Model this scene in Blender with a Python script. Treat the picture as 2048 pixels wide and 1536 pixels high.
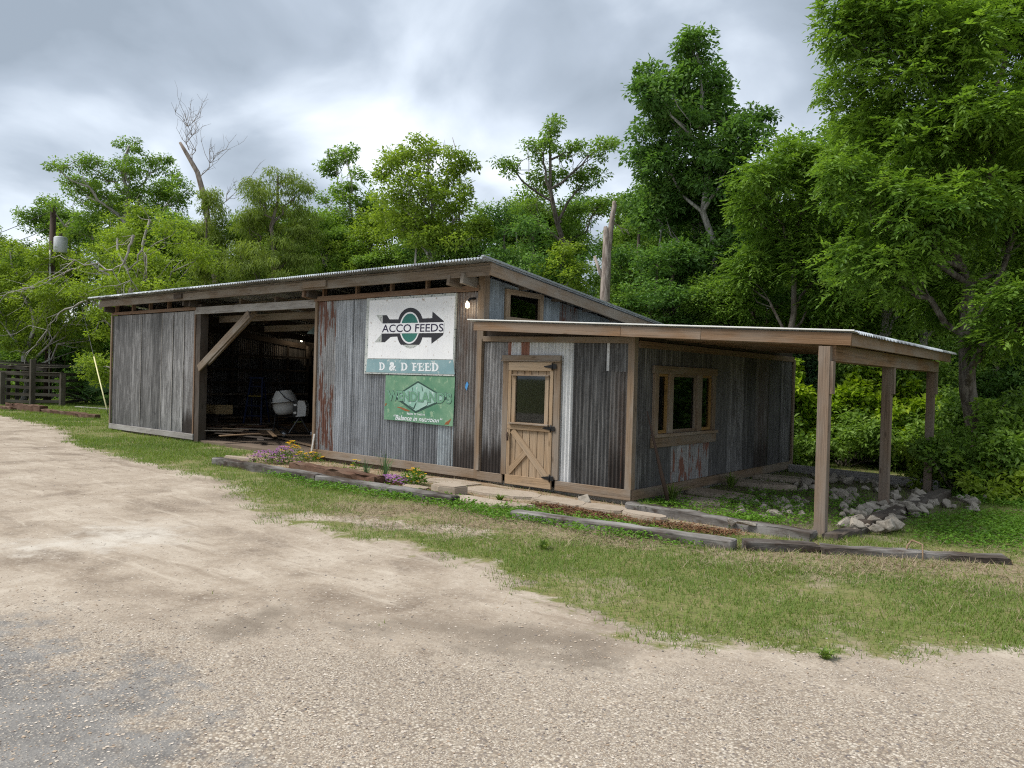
import bpy, bmesh, math, random
import numpy as np
from mathutils import Matrix, Vector

# ------------------------------------------------------------------ scene, camera, light
sc = bpy.context.scene
for o in list(bpy.data.objects): bpy.data.objects.remove(o)
COL = sc.collection
YAW, PITCH, ROLL = math.radians(39.167), math.radians(-0.46), math.radians(1.562)
FPX = 1552.0                                    # focal length in pixels of a 2048 wide frame
CAM = np.array([5.724, -9.858, 1.72])
def cam_axes():
    cy, sy, cp, sp = math.cos(YAW), math.sin(YAW), math.cos(PITCH), math.sin(PITCH)
    f = np.array([-sy*cp, cy*cp, sp]); r = np.array([cy, sy, 0.0]); u = np.cross(r, f)
    c, s = math.cos(ROLL), math.sin(ROLL)
    return r*c + u*s, -r*s + u*c, f
CR, CU, CF = cam_axes()
cd = bpy.data.cameras.new('camera'); cam = bpy.data.objects.new('camera', cd); COL.objects.link(cam)
cam.matrix_world = Matrix(((CR[0], CU[0], -CF[0], CAM[0]), (CR[1], CU[1], -CF[1], CAM[1]), (CR[2], CU[2], -CF[2], CAM[2]), (0, 0, 0, 1)))
cd.sensor_width = 36.0; cd.lens = 36.0*FPX/2048; cd.clip_start = 0.05; cd.clip_end = 3000
sc.camera = cam

OFX, OFY = 12.1, 3.3
SUN_EL, SUN_AZ = math.radians(55), math.radians(228)     # azimuth clockwise from +Y (behind and left of the viewer)
w = bpy.data.worlds.new('World'); sc.world = w; w.use_nodes = True
nt = w.node_tree; N = nt.nodes; L = nt.links
for n in list(N): N.remove(n)
out = N.new('ShaderNodeOutputWorld'); bg = N.new('ShaderNodeBackground'); bg.inputs['Strength'].default_value = 0.08
sky = N.new('ShaderNodeTexSky'); sky.sky_type = 'NISHITA'; sky.sun_disc = False
sky.sun_elevation = SUN_EL; sky.sun_rotation = SUN_AZ; sky.air_density = 1.2; sky.dust_density = 2.0
tc = N.new('ShaderNodeTexCoord'); sep = N.new('ShaderNodeSeparateXYZ'); L.new(tc.outputs['Generated'], sep.inputs[0])
def wm(op, a, b=None, c=None):
    n = N.new('ShaderNodeMath'); n.operation = op
    for i, v in enumerate((a, b, c)):
        if v is None: continue
        if isinstance(v, (int, float)): n.inputs[i].default_value = v
        else: L.new(v, n.inputs[i])
    return n.outputs[0]
zc = wm('MAXIMUM', sep.outputs['Z'], 0.0)
den = wm('ADD', zc, 0.42)
comb = N.new('ShaderNodeCombineXYZ')
L.new(wm('DIVIDE', sep.outputs['X'], den), comb.inputs[0]); L.new(wm('DIVIDE', sep.outputs['Y'], den), comb.inputs[1])
def wnoise(scale, detail, rough, off, dist=0.0):
    mp = N.new('ShaderNodeMapping'); mp.inputs['Location'].default_value = off; L.new(comb.outputs[0], mp.inputs[0])
    n = N.new('ShaderNodeTexNoise'); n.inputs['Scale'].default_value = scale; n.inputs['Detail'].default_value = detail
    n.inputs['Roughness'].default_value = rough; n.inputs['Distortion'].default_value = dist
    L.new(mp.outputs[0], n.inputs['Vector']); return n.outputs['Fac']
big = wnoise(1.15, 3, 0.45, (OFX, OFY, 0.0), 0.6)
mid = wnoise(3.6, 6, 0.46, (0.3, 4.7, 2.0), 0.35)
cl = wm('ADD', wm('MULTIPLY', big, 0.5), wm('MULTIPLY', mid, 0.5))
cr_ = N.new('ShaderNodeValToRGB'); L.new(cl, cr_.inputs[0])
e = cr_.color_ramp.elements
e[0].position = 0.38; e[0].color = (1.45, 1.7, 2.0, 1); e[1].position = 0.63; e[1].color = (4.7, 4.85, 5.0, 1)
m1 = e.new(0.46); m1.color = (2.1, 2.4, 2.8, 1); m2 = e.new(0.55); m2.color = (3.4, 3.75, 4.2, 1)
mx = N.new('ShaderNodeMix'); mx.data_type = 'RGBA'; mx.inputs[0].default_value = 0.94
L.new(sky.outputs[0], mx.inputs[6]); L.new(cr_.outputs[0], mx.inputs[7])
L.new(mx.outputs[2], bg.inputs['Color']); L.new(bg.outputs[0], out.inputs[0])

sd = bpy.data.lights.new('sun', 'SUN'); sd.energy = 1.5; sd.angle = math.radians(24); sd.color = (1.0, 0.96, 0.9)
so = bpy.data.objects.new('sun', sd); COL.objects.link(so)
sv = Vector((math.sin(SUN_AZ)*math.cos(SUN_EL), math.cos(SUN_AZ)*math.cos(SUN_EL), math.sin(SUN_EL)))
so.rotation_euler = sv.to_track_quat('Z', 'Y').to_euler(); so.location = (0, -20, 30)
vs = sc.view_settings; vs.view_transform = 'Standard'; vs.look = 'None'; vs.gamma = 1.0; vs.use_curve_mapping = False
vs.exposure = 1.65
sc.cycles.use_denoising = False; sc.cycles.filter_width = 1.15; sc.cycles.adaptive_threshold = 0.006; sc.cycles.max_bounces = 6; sc.cycles.diffuse_bounces = 3; sc.cycles.transmission_bounces = 4
sc.cycles.transparent_max_bounces = 8; sc.cycles.sample_clamp_indirect = 6

GZ = -0.07                                        # ground level beside the building
def ray(px, py): return CF + CR*((px-1024)/FPX) - CU*((py-768)/FPX)
def on_z(px, py, z=GZ): d = ray(px, py); return CAM + d*((z-CAM[2])/d[2])
def on_y(px, py, y=0.0): d = ray(px, py); return CAM + d*((y-CAM[1])/d[1])
def on_x(px, py, x=0.0): d = ray(px, py); return CAM + d*((x-CAM[0])/d[0])
def at(px, py, depth): return CAM + ray(px, py)*depth
def depth_of(p): return float((np.asarray(p)-CAM) @ CF)
rng = np.random.default_rng(11); random.seed(11)

# ------------------------------------------------------------------ object helpers
WMAT = {}
def link(o, parent=None, M=None):
    COL.objects.link(o); M = Matrix(M) if M is not None else Matrix.Identity(4)
    WMAT[o.name] = M
    if parent is not None:
        o.parent = parent; o.matrix_basis = WMAT[parent.name].inverted() @ M
    else: o.matrix_basis = M
    return o
def tag(o, label=None, cat=None, group=None, kind=None):
    for k, v in (('label', label), ('category', cat), ('group', group), ('kind', kind)):
        if v: o[k] = v
    return o
def thing(name, loc, label, cat, group=None, rz=0.0):
    o = bpy.data.objects.new(name, None); o.empty_display_size = 0.2
    link(o, None, Matrix.Translation(Vector(loc)) @ Matrix.Rotation(rz, 4, 'Z'))
    return tag(o, label, cat, group)
def mesh_from(name, verts, faces, mat=None, smooth=False):
    me = bpy.data.meshes.new(name); me.from_pydata([tuple(map(float, v)) for v in verts], [], [tuple(map(int, f)) for f in faces])
    if smooth: me.polygons.foreach_set('use_smooth', [True]*len(me.polygons))
    me.update()
    if mat: me.materials.append(mat)
    return me
def fast_mesh(name, verts, faces, mat=None, smooth=False, tint=None):
    """verts (n,3) array, faces (m,k) array with k constant"""
    me = bpy.data.meshes.new(name); verts = np.asarray(verts, np.float32); faces = np.asarray(faces, np.int32); m, k = faces.shape
    me.vertices.add(len(verts)); me.vertices.foreach_set('co', verts.ravel())
    me.loops.add(m*k); me.loops.foreach_set('vertex_index', faces.ravel())
    me.polygons.add(m); me.polygons.foreach_set('loop_start', np.arange(0, m*k, k, dtype=np.int32))
    try: me.polygons.foreach_set('loop_total', np.full(m, k, dtype=np.int32))
    except Exception: pass
    me.polygons.foreach_set('use_smooth', np.full(m, smooth))
    if tint is not None:
        a = me.attributes.new('tint', 'FLOAT', 'POINT'); a.data.foreach_set('value', np.asarray(tint, np.float32))
    me.update(calc_edges=True)
    if mat: me.materials.append(mat)
    return me
def obj(name, me, parent=None, M=None): return link(bpy.data.objects.new(name, me), parent, M)
_boxes = {}
def box_mesh(sx, sy, sz, bev, mat, rough=0.0, seed=0):
    key = (round(sx, 3), round(sy, 3), round(sz, 3), bev, mat.name, rough, seed if rough else 0)
    if key in _boxes: return _boxes[key]
    bm = bmesh.new(); bmesh.ops.create_cube(bm, size=1.0)
    for v in bm.verts: v.co = (v.co.x*sx, v.co.y*sy, v.co.z*sz)
    if rough:
        n = max(2, int(sx/0.18))
        es = [e for e in bm.edges if abs((e.verts[0].co-e.verts[1].co).normalized().x) > 0.9]
        bmesh.ops.subdivide_edges(bm, edges=es, cuts=n, use_grid_fill=True)
    if bev: bmesh.ops.bevel(bm, geom=[e for e in bm.edges if len(e.link_faces) == 2 and e.calc_face_angle(0) > 0.5], offset=bev, segments=1, affect='EDGES')
    if rough:
        r = random.Random(seed)
        for v in bm.verts: v.co += Vector((r.uniform(-1, 1)*rough*1.2, r.uniform(-1, 1)*rough, r.uniform(-1, 1)*rough))
    me = bpy.data.meshes.new('box'); bm.to_mesh(me); bm.free(); me.materials.append(mat); _boxes[key] = me
    return me
def frame(p0, x, up):
    x = Vector(x).normalized(); z = Vector(up) - x*Vector(up).dot(x); z.normalize(); y = z.cross(x)
    return Matrix(((x.x, y.x, z.x, p0[0]), (x.y, y.y, z.y, p0[1]), (x.z, y.z, z.z, p0[2]), (0, 0, 0, 1)))
def board(name, p0, p1, th, ht, mat, parent=None, up=(0, 0, 1), bev=0.003, rough=0.0, seed=0):
    """board between two end points: th thick sideways, ht along 'up'; the grain runs along its length"""
    p0, p1 = Vector([float(c) for c in p0]), Vector([float(c) for c in p1]); d = p1-p0
    return obj(name, box_mesh(d.length, th, ht, bev, mat, rough, seed), parent, frame((p0+p1)/2, d, up))
def tin(name, org, u, zdir, width, heights, mat, parent, pitch=0.068, amp=0.016, lip=0.0, phase=0.0):
    """corrugated sheet, ribs along zdir; org = lower corner, u across; heights = number or function of x; lip = turned-down end"""
    u = Vector(u).normalized(); z = Vector(zdir).normalized(); n = z.cross(u)
    hf = heights if callable(heights) else (lambda x: heights)
    k = max(2, int(round(width/pitch*6))); V = []; F = []; rows = 4 if lip == 0 else 5
    for i in range(k+1):
        x = width*i/k; yy = amp*math.sin(2*math.pi*x/pitch + phase); h = hf(x)
        for j in range(4): V.append((x, yy, h*j/3))
        if lip: V[-1] = (x, yy, h-lip); V.append((x, yy-lip*0.9, h))  # turned-down lip shaped so the rib ends catch light as dots
    for i in range(k):
        for j in range(rows-1):
            a = i*rows+j; F.append((a, a+rows, a+rows+1, a+1))
    me = mesh_from('tin', V, F, mat, smooth=True)
    M = Matrix(((u.x, n.x, z.x, org[0]), (u.y, n.y, z.y, org[1]), (u.z, n.z, z.z, org[2]), (0, 0, 0, 1)))
    return obj(name, me, parent, M)
def tube(pts, radii, sides=8, cap=True):
    pts = [Vector([float(c) for c in p]) for p in pts]; V = []; F = []
    if isinstance(radii, (int, float)): radii = [radii]*len(pts)
    ref = None
    for i, p in enumerate(pts):
        d = (pts[min(i+1, len(pts)-1)] - pts[max(i-1, 0)]).normalized()
        if ref is None: ref = d.orthogonal().normalized()
        ref = (ref - d*ref.dot(d)).normalized(); b = d.cross(ref)
        for s in range(sides):
            a = 2*math.pi*s/sides; q = p + (ref*math.cos(a) + b*math.sin(a))*radii[i]; V.append((q.x, q.y, q.z))
    for i in range(len(pts)-1):
        for s in range(sides):
            t = (s+1) % sides; F.append((i*sides+s, i*sides+t, (i+1)*sides+t, (i+1)*sides+s))
    if cap: F.append(tuple(range(sides-1, -1, -1))); F.append(tuple(range((len(pts)-1)*sides, len(pts)*sides)))
    return V, F
def tube_obj(name, pts, r, mat, parent=None, sides=8, smooth=True):
    o0 = np.array(pts[0], float); V, F = tube([np.array(p, float)-o0 for p in pts], r, sides)
    return obj(name, mesh_from(name, V, F, mat, smooth), parent, Matrix.Translation(Vector(o0)))
def join(parts):
    V = []; F = []
    for v, f in parts:
        n = len(V); V += list(v); F += [tuple(i+n for i in q) for q in f]
    return V, F
def boxvf(c, s):
    V = [(c[0]+s[0]*x/2, c[1]+s[1]*y/2, c[2]+s[2]*z/2) for x in (-1, 1) for y in (-1, 1) for z in (-1, 1)]
    return V, [(0, 1, 3, 2), (4, 6, 7, 5), (0, 4, 5, 1), (2, 3, 7, 6), (0, 2, 6, 4), (1, 5, 7, 3)]
def lathe(profile, seg=20):
    V = []; F = []
    for r, z in profile:
        for s in range(seg): a = 2*math.pi*s/seg; V.append((r*math.cos(a), r*math.sin(a), z))
    for i in range(len(profile)-1):
        for s in range(seg): t = (s+1) % seg; F.append((i*seg+s, i*seg+t, (i+1)*seg+t, (i+1)*seg+s))
    return V, F
def prism(pts2, org, u, v, th):
    """flat outline (list of 2D) in plane org,u,v extruded th along u x v"""
    u, v = Vector(u), Vector(v); n = u.cross(v).normalized(); o = Vector(org); k = len(pts2)
    V = [tuple(o+u*a+v*b) for a, b in pts2] + [tuple(o+u*a+v*b+n*th) for a, b in pts2]
    F = [tuple(range(k-1, -1, -1)), tuple(range(k, 2*k))] + [(i, (i+1) % k, k+(i+1) % k, k+i) for i in range(k)]
    return V, F

# ------------------------------------------------------------------ materials
class NB:
    def __init__(s, name):
        s.m = bpy.data.materials.new(name); s.m.use_nodes = True; s.t = s.m.node_tree; s.N = s.t.nodes; s.L = s.t.links
        for n in list(s.N): s.N.remove(n)
        s.out = s.N.new('ShaderNodeOutputMaterial')
    def put(s, sock, v):
        if v is None: return
        if hasattr(v, 'is_output'): s.L.new(v, sock)
        elif isinstance(v, (tuple, list)): sock.default_value = (*v, 1) if len(v) == 3 and sock.type == 'RGBA' else v
        else: sock.default_value = v
    def coord(s, kind='Object'): return s.N.new('ShaderNodeTexCoord').outputs[kind]
    def rand(s): return s.N.new('ShaderNodeObjectInfo').outputs['Random']
    def attr(s, name): n = s.N.new('ShaderNodeAttribute'); n.attribute_name = name; return n.outputs['Fac']
    def mapv(s, v, scale=(1, 1, 1), loc=(0, 0, 0)):
        n = s.N.new('ShaderNodeMapping'); s.L.new(v, n.inputs[0]); s.put(n.inputs['Location'], loc); n.inputs['Scale'].default_value = scale; return n.outputs[0]
    def shift(s, v, r, k=37.0):
        c = s.N.new('ShaderNodeVectorMath'); c.operation = 'MULTIPLY_ADD'; cb = s.N.new('ShaderNodeCombineXYZ')
        for i in range(3): s.L.new(r, cb.inputs[i])
        s.L.new(cb.outputs[0], c.inputs[0]); c.inputs[1].default_value = (k, k*1.7, k*2.3); s.L.new(v, c.inputs[2]); return c.outputs[0]
    def noise(s, v, scale, detail=4, rough=0.5, dist=0.0, out='Fac'):
        n = s.N.new('ShaderNodeTexNoise'); s.L.new(v, n.inputs['Vector']); n.inputs['Scale'].default_value = scale
        n.inputs['Detail'].default_value = detail; n.inputs['Roughness'].default_value = rough; n.inputs['Distortion'].default_value = dist; return n.outputs[out]
    def vor(s, v, scale, feat='F1', out='Distance', rnd=1.0):
        n = s.N.new('ShaderNodeTexVoronoi'); n.feature = feat; s.L.new(v, n.inputs['Vector']); n.inputs['Scale'].default_value = scale
        n.inputs['Randomness'].default_value = rnd; return n.outputs[out]
    def math(s, op, a, b=None, clamp=False):
        n = s.N.new('ShaderNodeMath'); n.operation = op; n.use_clamp = clamp; s.put(n.inputs[0], a); s.put(n.inputs[1], b); return n.outputs[0]
    def ss(s, v, a, b, lo=0.0, hi=1.0):
        n = s.N.new('ShaderNodeMapRange'); n.interpolation_type = 'SMOOTHSTEP'; s.put(n.inputs[0], v)
        for i, q in enumerate((a, b, lo, hi)): n.inputs[i+1].default_value = q
        return n.outputs[0]
    def ramp(s, f, *stops):
        n = s.N.new('ShaderNodeValToRGB'); s.L.new(f, n.inputs[0]); el = n.color_ramp.elements
        while len(el) < len(stops): el.new(0.5)
        for q, (p, c) in zip(el, stops): q.position = p; q.color = (*c, 1)
        return n.outputs[0]
    def mix(s, f, a, b, mode='MIX'):
        n = s.N.new('ShaderNodeMix'); n.data_type = 'RGBA'; n.blend_type = mode; s.put(n.inputs[0], f); s.put(n.inputs[6], a); s.put(n.inputs[7], b); return n.outputs[2]
    def bump(s, h, st=0.3, d=0.01):
        n = s.N.new('ShaderNodeBump'); n.inputs['Strength'].default_value = st; n.inputs['Distance'].default_value = d; s.L.new(h, n.inputs['Height']); return n.outputs[0]
    def bsdf(s, col, rough=0.8, metal=0.0, nrm=None, spec=0.3):
        p = s.N.new('ShaderNodeBsdfPrincipled'); s.put(p.inputs['Base Color'], col); s.put(p.inputs['Roughness'], rough); s.put(p.inputs['Metallic'], metal)
        p.inputs['Specular IOR Level'].default_value = spec
        if nrm is not None: s.L.new(nrm, p.inputs['Normal'])
        return p.outputs[0]
    def done(s, shader): s.L.new(shader, s.out.inputs[0]); return s.m

def wood(name, c1, c2, grey, gamt=0.5, dark=0.25, stain=None):
    b = NB(name); r = b.rand(); v = b.shift(b.coord(), r)
    g = b.noise(b.mapv(v, (1.3, 22, 22)), 1.6, 6, 0.62, 0.6)
    g2 = b.noise(b.mapv(v, (0.5, 60, 60)), 2.0, 4, 0.6)
    col = b.mix(g, c1, c2)
    col = b.mix(b.ss(g2, 0.45, 0.7, 0, 0.7), col, tuple(c*0.4 for c in c1))
    col = b.mix(b.ss(b.noise(b.mapv(v, (0.35, 9, 9)), 2.2, 5, 0.65, 1.2), 0.56, 0.62, 0, 0.5), col, tuple(c*0.35 for c in c1))
    w_ = b.noise(b.mapv(v, (0.9, 3, 3)), 1.2, 4, 0.6)
    col = b.mix(b.math('MULTIPLY', b.ss(w_, 0.35, 0.65), gamt), col, grey)
    kn = b.vor(b.mapv(v, (2.2, 8, 8)), 1.0); col = b.mix(b.ss(kn, 0.05, 0.16, 0.65, 0.0), col, tuple(c*0.3 for c in c1))
    if stain: col = b.mix(b.ss(b.noise(b.mapv(v, (1.2, 2, 2)), 1.7, 5, 0.65), 0.52, 0.7, 0, 0.85), col, stain)
    col = b.mix(b.math('MULTIPLY', r, dark), col, tuple(c*0.5 for c in c1))
    return b.done(b.bsdf(col, 0.85, 0, b.bump(b.math('ADD', g, g2), 0.5, 0.007), 0.2))
TRIM = wood('trim_pine', (0.2, 0.135, 0.085), (0.31, 0.225, 0.15), (0.29, 0.26, 0.225), 0.75, 0.4)
TRIMR = wood('trim_red_pine', (0.18, 0.105, 0.066), (0.27, 0.175, 0.115), (0.23, 0.19, 0.155), 0.4)
PORCHW = wood('porch_pine', (0.20, 0.115, 0.06), (0.29, 0.185, 0.11), (0.27, 0.235, 0.2), 0.6, 0.4)
POSTW = wood('post_pine', (0.17, 0.115, 0.08), (0.27, 0.2, 0.145), (0.24, 0.21, 0.18), 0.6)
BEAMW = wood('weathered_beam', (0.14, 0.1, 0.07), (0.25, 0.2, 0.15), (0.27, 0.25, 0.22), 0.65, 0.2)
GREYW = wood('grey_lumber', (0.2, 0.18, 0.165), (0.36, 0.34, 0.32), (0.42, 0.41, 0.39), 0.6, 0.15)
DARKW = wood('dark_old_wood', (0.045, 0.032, 0.024), (0.11, 0.085, 0.065), (0.14, 0.13, 0.12), 0.4)
DOORW = wood('door_pine', (0.3, 0.2, 0.115), (0.44, 0.315, 0.2), (0.37, 0.31, 0.24), 0.4, 0.25)
TIEW = wood('old_tie', (0.03, 0.023, 0.019), (0.12, 0.098, 0.08), (0.3, 0.29, 0.275), 0.8, 0.3, (0.05, 0.028, 0.018))
ROTW = wood('rotten_log', (0.07, 0.035, 0.022), (0.15, 0.08, 0.05), (0.2, 0.15, 0.11), 0.3, 0.2)
LUMB = wood('scrap_lumber', (0.2, 0.12, 0.06), (0.33, 0.23, 0.14), (0.25, 0.22, 0.19), 0.35, 0.6)
FRESH = wood('fresh_lumber', (0.48, 0.34, 0.16), (0.6, 0.45, 0.25), (0.5, 0.4, 0.25), 0.2, 0.1)
AMBER = wood('amber_frame', (0.28, 0.16, 0.05), (0.38, 0.23, 0.08), (0.3, 0.2, 0.1), 0.3, 0.2)
FENCEW = wood('fence_wood', (0.05, 0.04, 0.03), (0.11, 0.095, 0.075), (0.15, 0.14, 0.115), 0.6, 0.5)

def tinmat(name, base, light, dark, damt=0.4, rust=0.0, rustc=(0.13, 0.045, 0.022), metal=0.35, rough=0.55, bottom=0.0, spangle=0.3):
    b = NB(name); r = b.rand(); oc = b.coord(); v = b.shift(oc, r)
    st = b.noise(b.mapv(v, (16, 1, 0.7)), 1.5, 6, 0.6, 0.2)
    st2 = b.noise(b.mapv(v, (5, 1, 0.5)), 1.3, 5, 0.6)
    fine = b.noise(v, 55, 3, 0.65); sp = b.vor(v, 70, 'F1', 'Color')
    hi = b.noise(b.mapv(v, (55, 1, 1.6)), 1.5, 4, 0.6); bl = b.noise(b.mapv(v, (5, 1, 2.6)), 1.1, 8, 0.72, 0.7)
    col = b.mix(b.ss(st, 0.38, 0.66), base, light)
    col = b.mix(b.math('MULTIPLY', b.ss(st2, 0.42, 0.62), damt), col, dark)
    col = b.mix(b.ss(hi, 0.5, 0.68, 0, 0.35), col, dark)
    col = b.mix(b.ss(bl, 0.52, 0.66, 0, 0.5), col, light); col = b.mix(b.ss(bl, 0.46, 0.34, 0, 0.6), col, dark)
    col = b.mix(spangle, col, b.mix(b.ss(fine, 0.3, 0.7), dark, light), 'MIX')
    s1 = b.N.new('ShaderNodeSeparateXYZ'); b.L.new(oc, s1.inputs[0]); z = s1.outputs['Z']
    if bottom:
        jag = b.math('ADD', z, b.math('MULTIPLY', b.noise(b.mapv(v, (22, 1, 0.6)), 1.0, 4, 0.6), -0.7))
        col = b.mix(b.math('MULTIPLY', b.ss(jag, -0.1, 0.35, 1, 0), bottom), col, (0.032, 0.024, 0.02))
    if rust:
        rn = b.noise(b.mapv(v, (6.5, 1, 0.75)), 1.4, 7, 0.66, 0.4); lim = 0.80 - 0.45*rust
        rm = b.ss(rn, lim, lim+0.05); rc = b.mix(b.noise(v, 24, 4, 0.6), rustc, tuple(c*1.9 for c in rustc))
        col = b.mix(b.math('MULTIPLY', rm, 0.93), col, rc); metal = b.math('MULTIPLY', b.math('SUBTRACT', 1.0, rm), metal)
    rv = b.ss(r, 0, 1, 0.68, 1.4); cm = b.N.new('ShaderNodeCombineXYZ')
    for i in range(3): b.L.new(rv, cm.inputs[i])
    col = b.mix(1.0, col, cm.outputs[0], 'MULTIPLY')
    return b.done(b.bsdf(col, rough, metal, b.bump(fine, 0.12, 0.003), 0.35))
GALV = tinmat('galvanised_tin', (0.215, 0.227, 0.24), (0.42, 0.44, 0.465), (0.1, 0.102, 0.106), 0.55, 0.22)
GALVB = tinmat('blue_galvanised_tin', (0.246, 0.279, 0.294), (0.451, 0.498, 0.519), (0.123, 0.130, 0.137), 0.5, 0.24)
GALVD = tinmat('shaded_galvanised_tin', (0.056, 0.055, 0.054), (0.112, 0.110, 0.108), (0.029, 0.028, 0.028), 0.55, 0.2)  # galvanised tin darkened in colour for the porch roof's shade
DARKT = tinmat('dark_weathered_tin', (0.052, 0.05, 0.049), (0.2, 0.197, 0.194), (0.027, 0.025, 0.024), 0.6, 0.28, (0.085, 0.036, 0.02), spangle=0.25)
LEFTT = tinmat('streaked_tin', (0.125, 0.122, 0.120), (0.371, 0.364, 0.359), (0.079, 0.077, 0.076), 0.75, 0.1, spangle=0.15)
BROWNT = tinmat('brown_weathered_tin', (0.103, 0.094, 0.087), (0.262, 0.255, 0.248), (0.076, 0.047, 0.033), 0.85, 0.36, (0.065, 0.03, 0.018), bottom=0.8)
WHITET = tinmat('pale_zinc_tin', (0.432, 0.438, 0.432), (0.600, 0.600, 0.600), (0.264, 0.270, 0.276), 0.4, 0.1, (0.13, 0.05, 0.026), 0.2, 0.6)
RUSTT = tinmat('rusty_pale_tin', (0.359, 0.367, 0.374), (0.600, 0.600, 0.600), (0.144, 0.137, 0.129), 0.5, 0.68, (0.13, 0.045, 0.022))
RUSTG = tinmat('rusty_grey_tin', (0.150, 0.147, 0.144), (0.289, 0.283, 0.279), (0.070, 0.069, 0.068), 0.5, 0.66, (0.085, 0.03, 0.016))
GREYT = tinmat('grey_black_tin', (0.172, 0.167, 0.167), (0.390, 0.385, 0.383), (0.070, 0.059, 0.055), 0.7, 0.24, bottom=0.95)
ROOFT = tinmat('new_roof_tin', (0.42, 0.45, 0.46), (0.55, 0.58, 0.6), (0.33, 0.35, 0.36), 0.3, 0.0, metal=0.5, rough=0.42, spangle=0.2)

def simple(name, c1, c2=None, rough=0.7, metal=0.0, scale=8, spec=0.3, bump=0.1):
    b = NB(name); v = b.shift(b.coord(), b.rand()); n = b.noise(v, scale, 5, 0.6)
    return b.done(b.bsdf(b.mix(n, c1, c2 or tuple(c*0.7 for c in c1)), rough, metal, b.bump(n, bump, 0.004), spec))
BLACKM = simple('black_iron', (0.012, 0.012, 0.013), rough=0.45)
STEEL = simple('dull_steel', (0.2, 0.2, 0.2), rough=0.45, metal=0.6)
EARTH = simple('packed_earth', (0.2, 0.15, 0.11), (0.1, 0.075, 0.055), 0.95, 0, 2.5)
CONC = simple('concrete', (0.3, 0.285, 0.26), (0.2, 0.19, 0.17), 0.9, 0, 3)
RUBBER = simple('rubber', (0.02, 0.02, 0.02), rough=0.7)
DRUMM = simple('mixer_drum_paint', (0.5, 0.5, 0.49), (0.36, 0.36, 0.35), 0.55, 0, 6)
BLUEP = simple('ladder_blue', (0.012, 0.025, 0.09), rough=0.5)
YELP = simple('yellow_plastic', (0.3, 0.22, 0.03), rough=0.5)
GUYY = simple('pale_yellow_plastic', (0.62, 0.58, 0.3), (0.55, 0.52, 0.3), 0.5)
WHITEP = simple('white_paint', (0.75, 0.75, 0.72), (0.6, 0.6, 0.57), 0.6)
TRANSF = simple('transformer_grey', (0.5, 0.52, 0.53), (0.42, 0.44, 0.45), 0.5)
POLEW = simple('pole_wood', (0.07, 0.045, 0.032), (0.035, 0.025, 0.02), 0.85, 0, 3)
ENAMEL = simple('green_enamel', (0.12, 0.16, 0.14), rough=0.4)
TAPE = simple('blue_tape', (0.08, 0.3, 0.62), rough=0.6)
STICKER = simple('sticker_white', (0.7, 0.7, 0.68), rough=0.5)
RUSTP = simple('rusty_pole', (0.09, 0.055, 0.04), (0.05, 0.035, 0.028), 0.8, 0, 20)
DARKBACK = simple('interior_shade', (0.03, 0.026, 0.022), (0.018, 0.016, 0.014), 0.9)  # near-black colour stands in for the shade of the unlit interior
def rockmat(name, c1, c2, c3):
    b = NB(name); v = b.shift(b.coord(), b.rand()); n = b.noise(v, 7, 6, 0.65); n2 = b.noise(v, 2.2, 3, 0.5)
    col = b.mix(n, c1, c2); col = b.mix(b.ss(n2, 0.5, 0.7, 0, 0.6), col, c3); col = b.mix(b.math('MULTIPLY', b.rand(), 0.45), col, c3)
    return b.done(b.bsdf(col, 0.92, 0, b.bump(n, 0.6, 0.02), 0.15))
ROCK = rockmat('limestone', (0.41, 0.37, 0.31), (0.27, 0.24, 0.2), (0.14, 0.12, 0.095))
SLAB = rockmat('flagstone', (0.42, 0.36, 0.29), (0.3, 0.25, 0.2), (0.24, 0.19, 0.14))
def glassmat():
    b = NB('window_glass'); g = b.N.new('ShaderNodeBsdfGlossy'); g.inputs['Roughness'].default_value = 0.03; g.inputs['Color'].default_value = (0.9, 0.95, 1, 1)
    t = b.N.new('ShaderNodeBsdfTransparent'); t.inputs['Color'].default_value = (0.4, 0.43, 0.42, 1)  # transmission tinted down so the room behind the panes looks dark
    f = b.N.new('ShaderNodeFresnel'); f.inputs['IOR'].default_value = 1.5; m = b.N.new('ShaderNodeMixShader')
    b.L.new(f.outputs[0], m.inputs[0]); b.L.new(t.outputs[0], m.inputs[1]); b.L.new(g.outputs[0], m.inputs[2]); return b.done(m.outputs[0])
GLASS = glassmat()
def emit(name, col, st):
    b = NB(name); n = b.N.new('ShaderNodeEmission'); n.inputs[0].default_value = (*col, 1); n.inputs[1].default_value = st; return b.done(n.outputs[0])
BULB = emit('lit_bulb', (1.0, 0.85, 0.6), 2.6)
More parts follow.
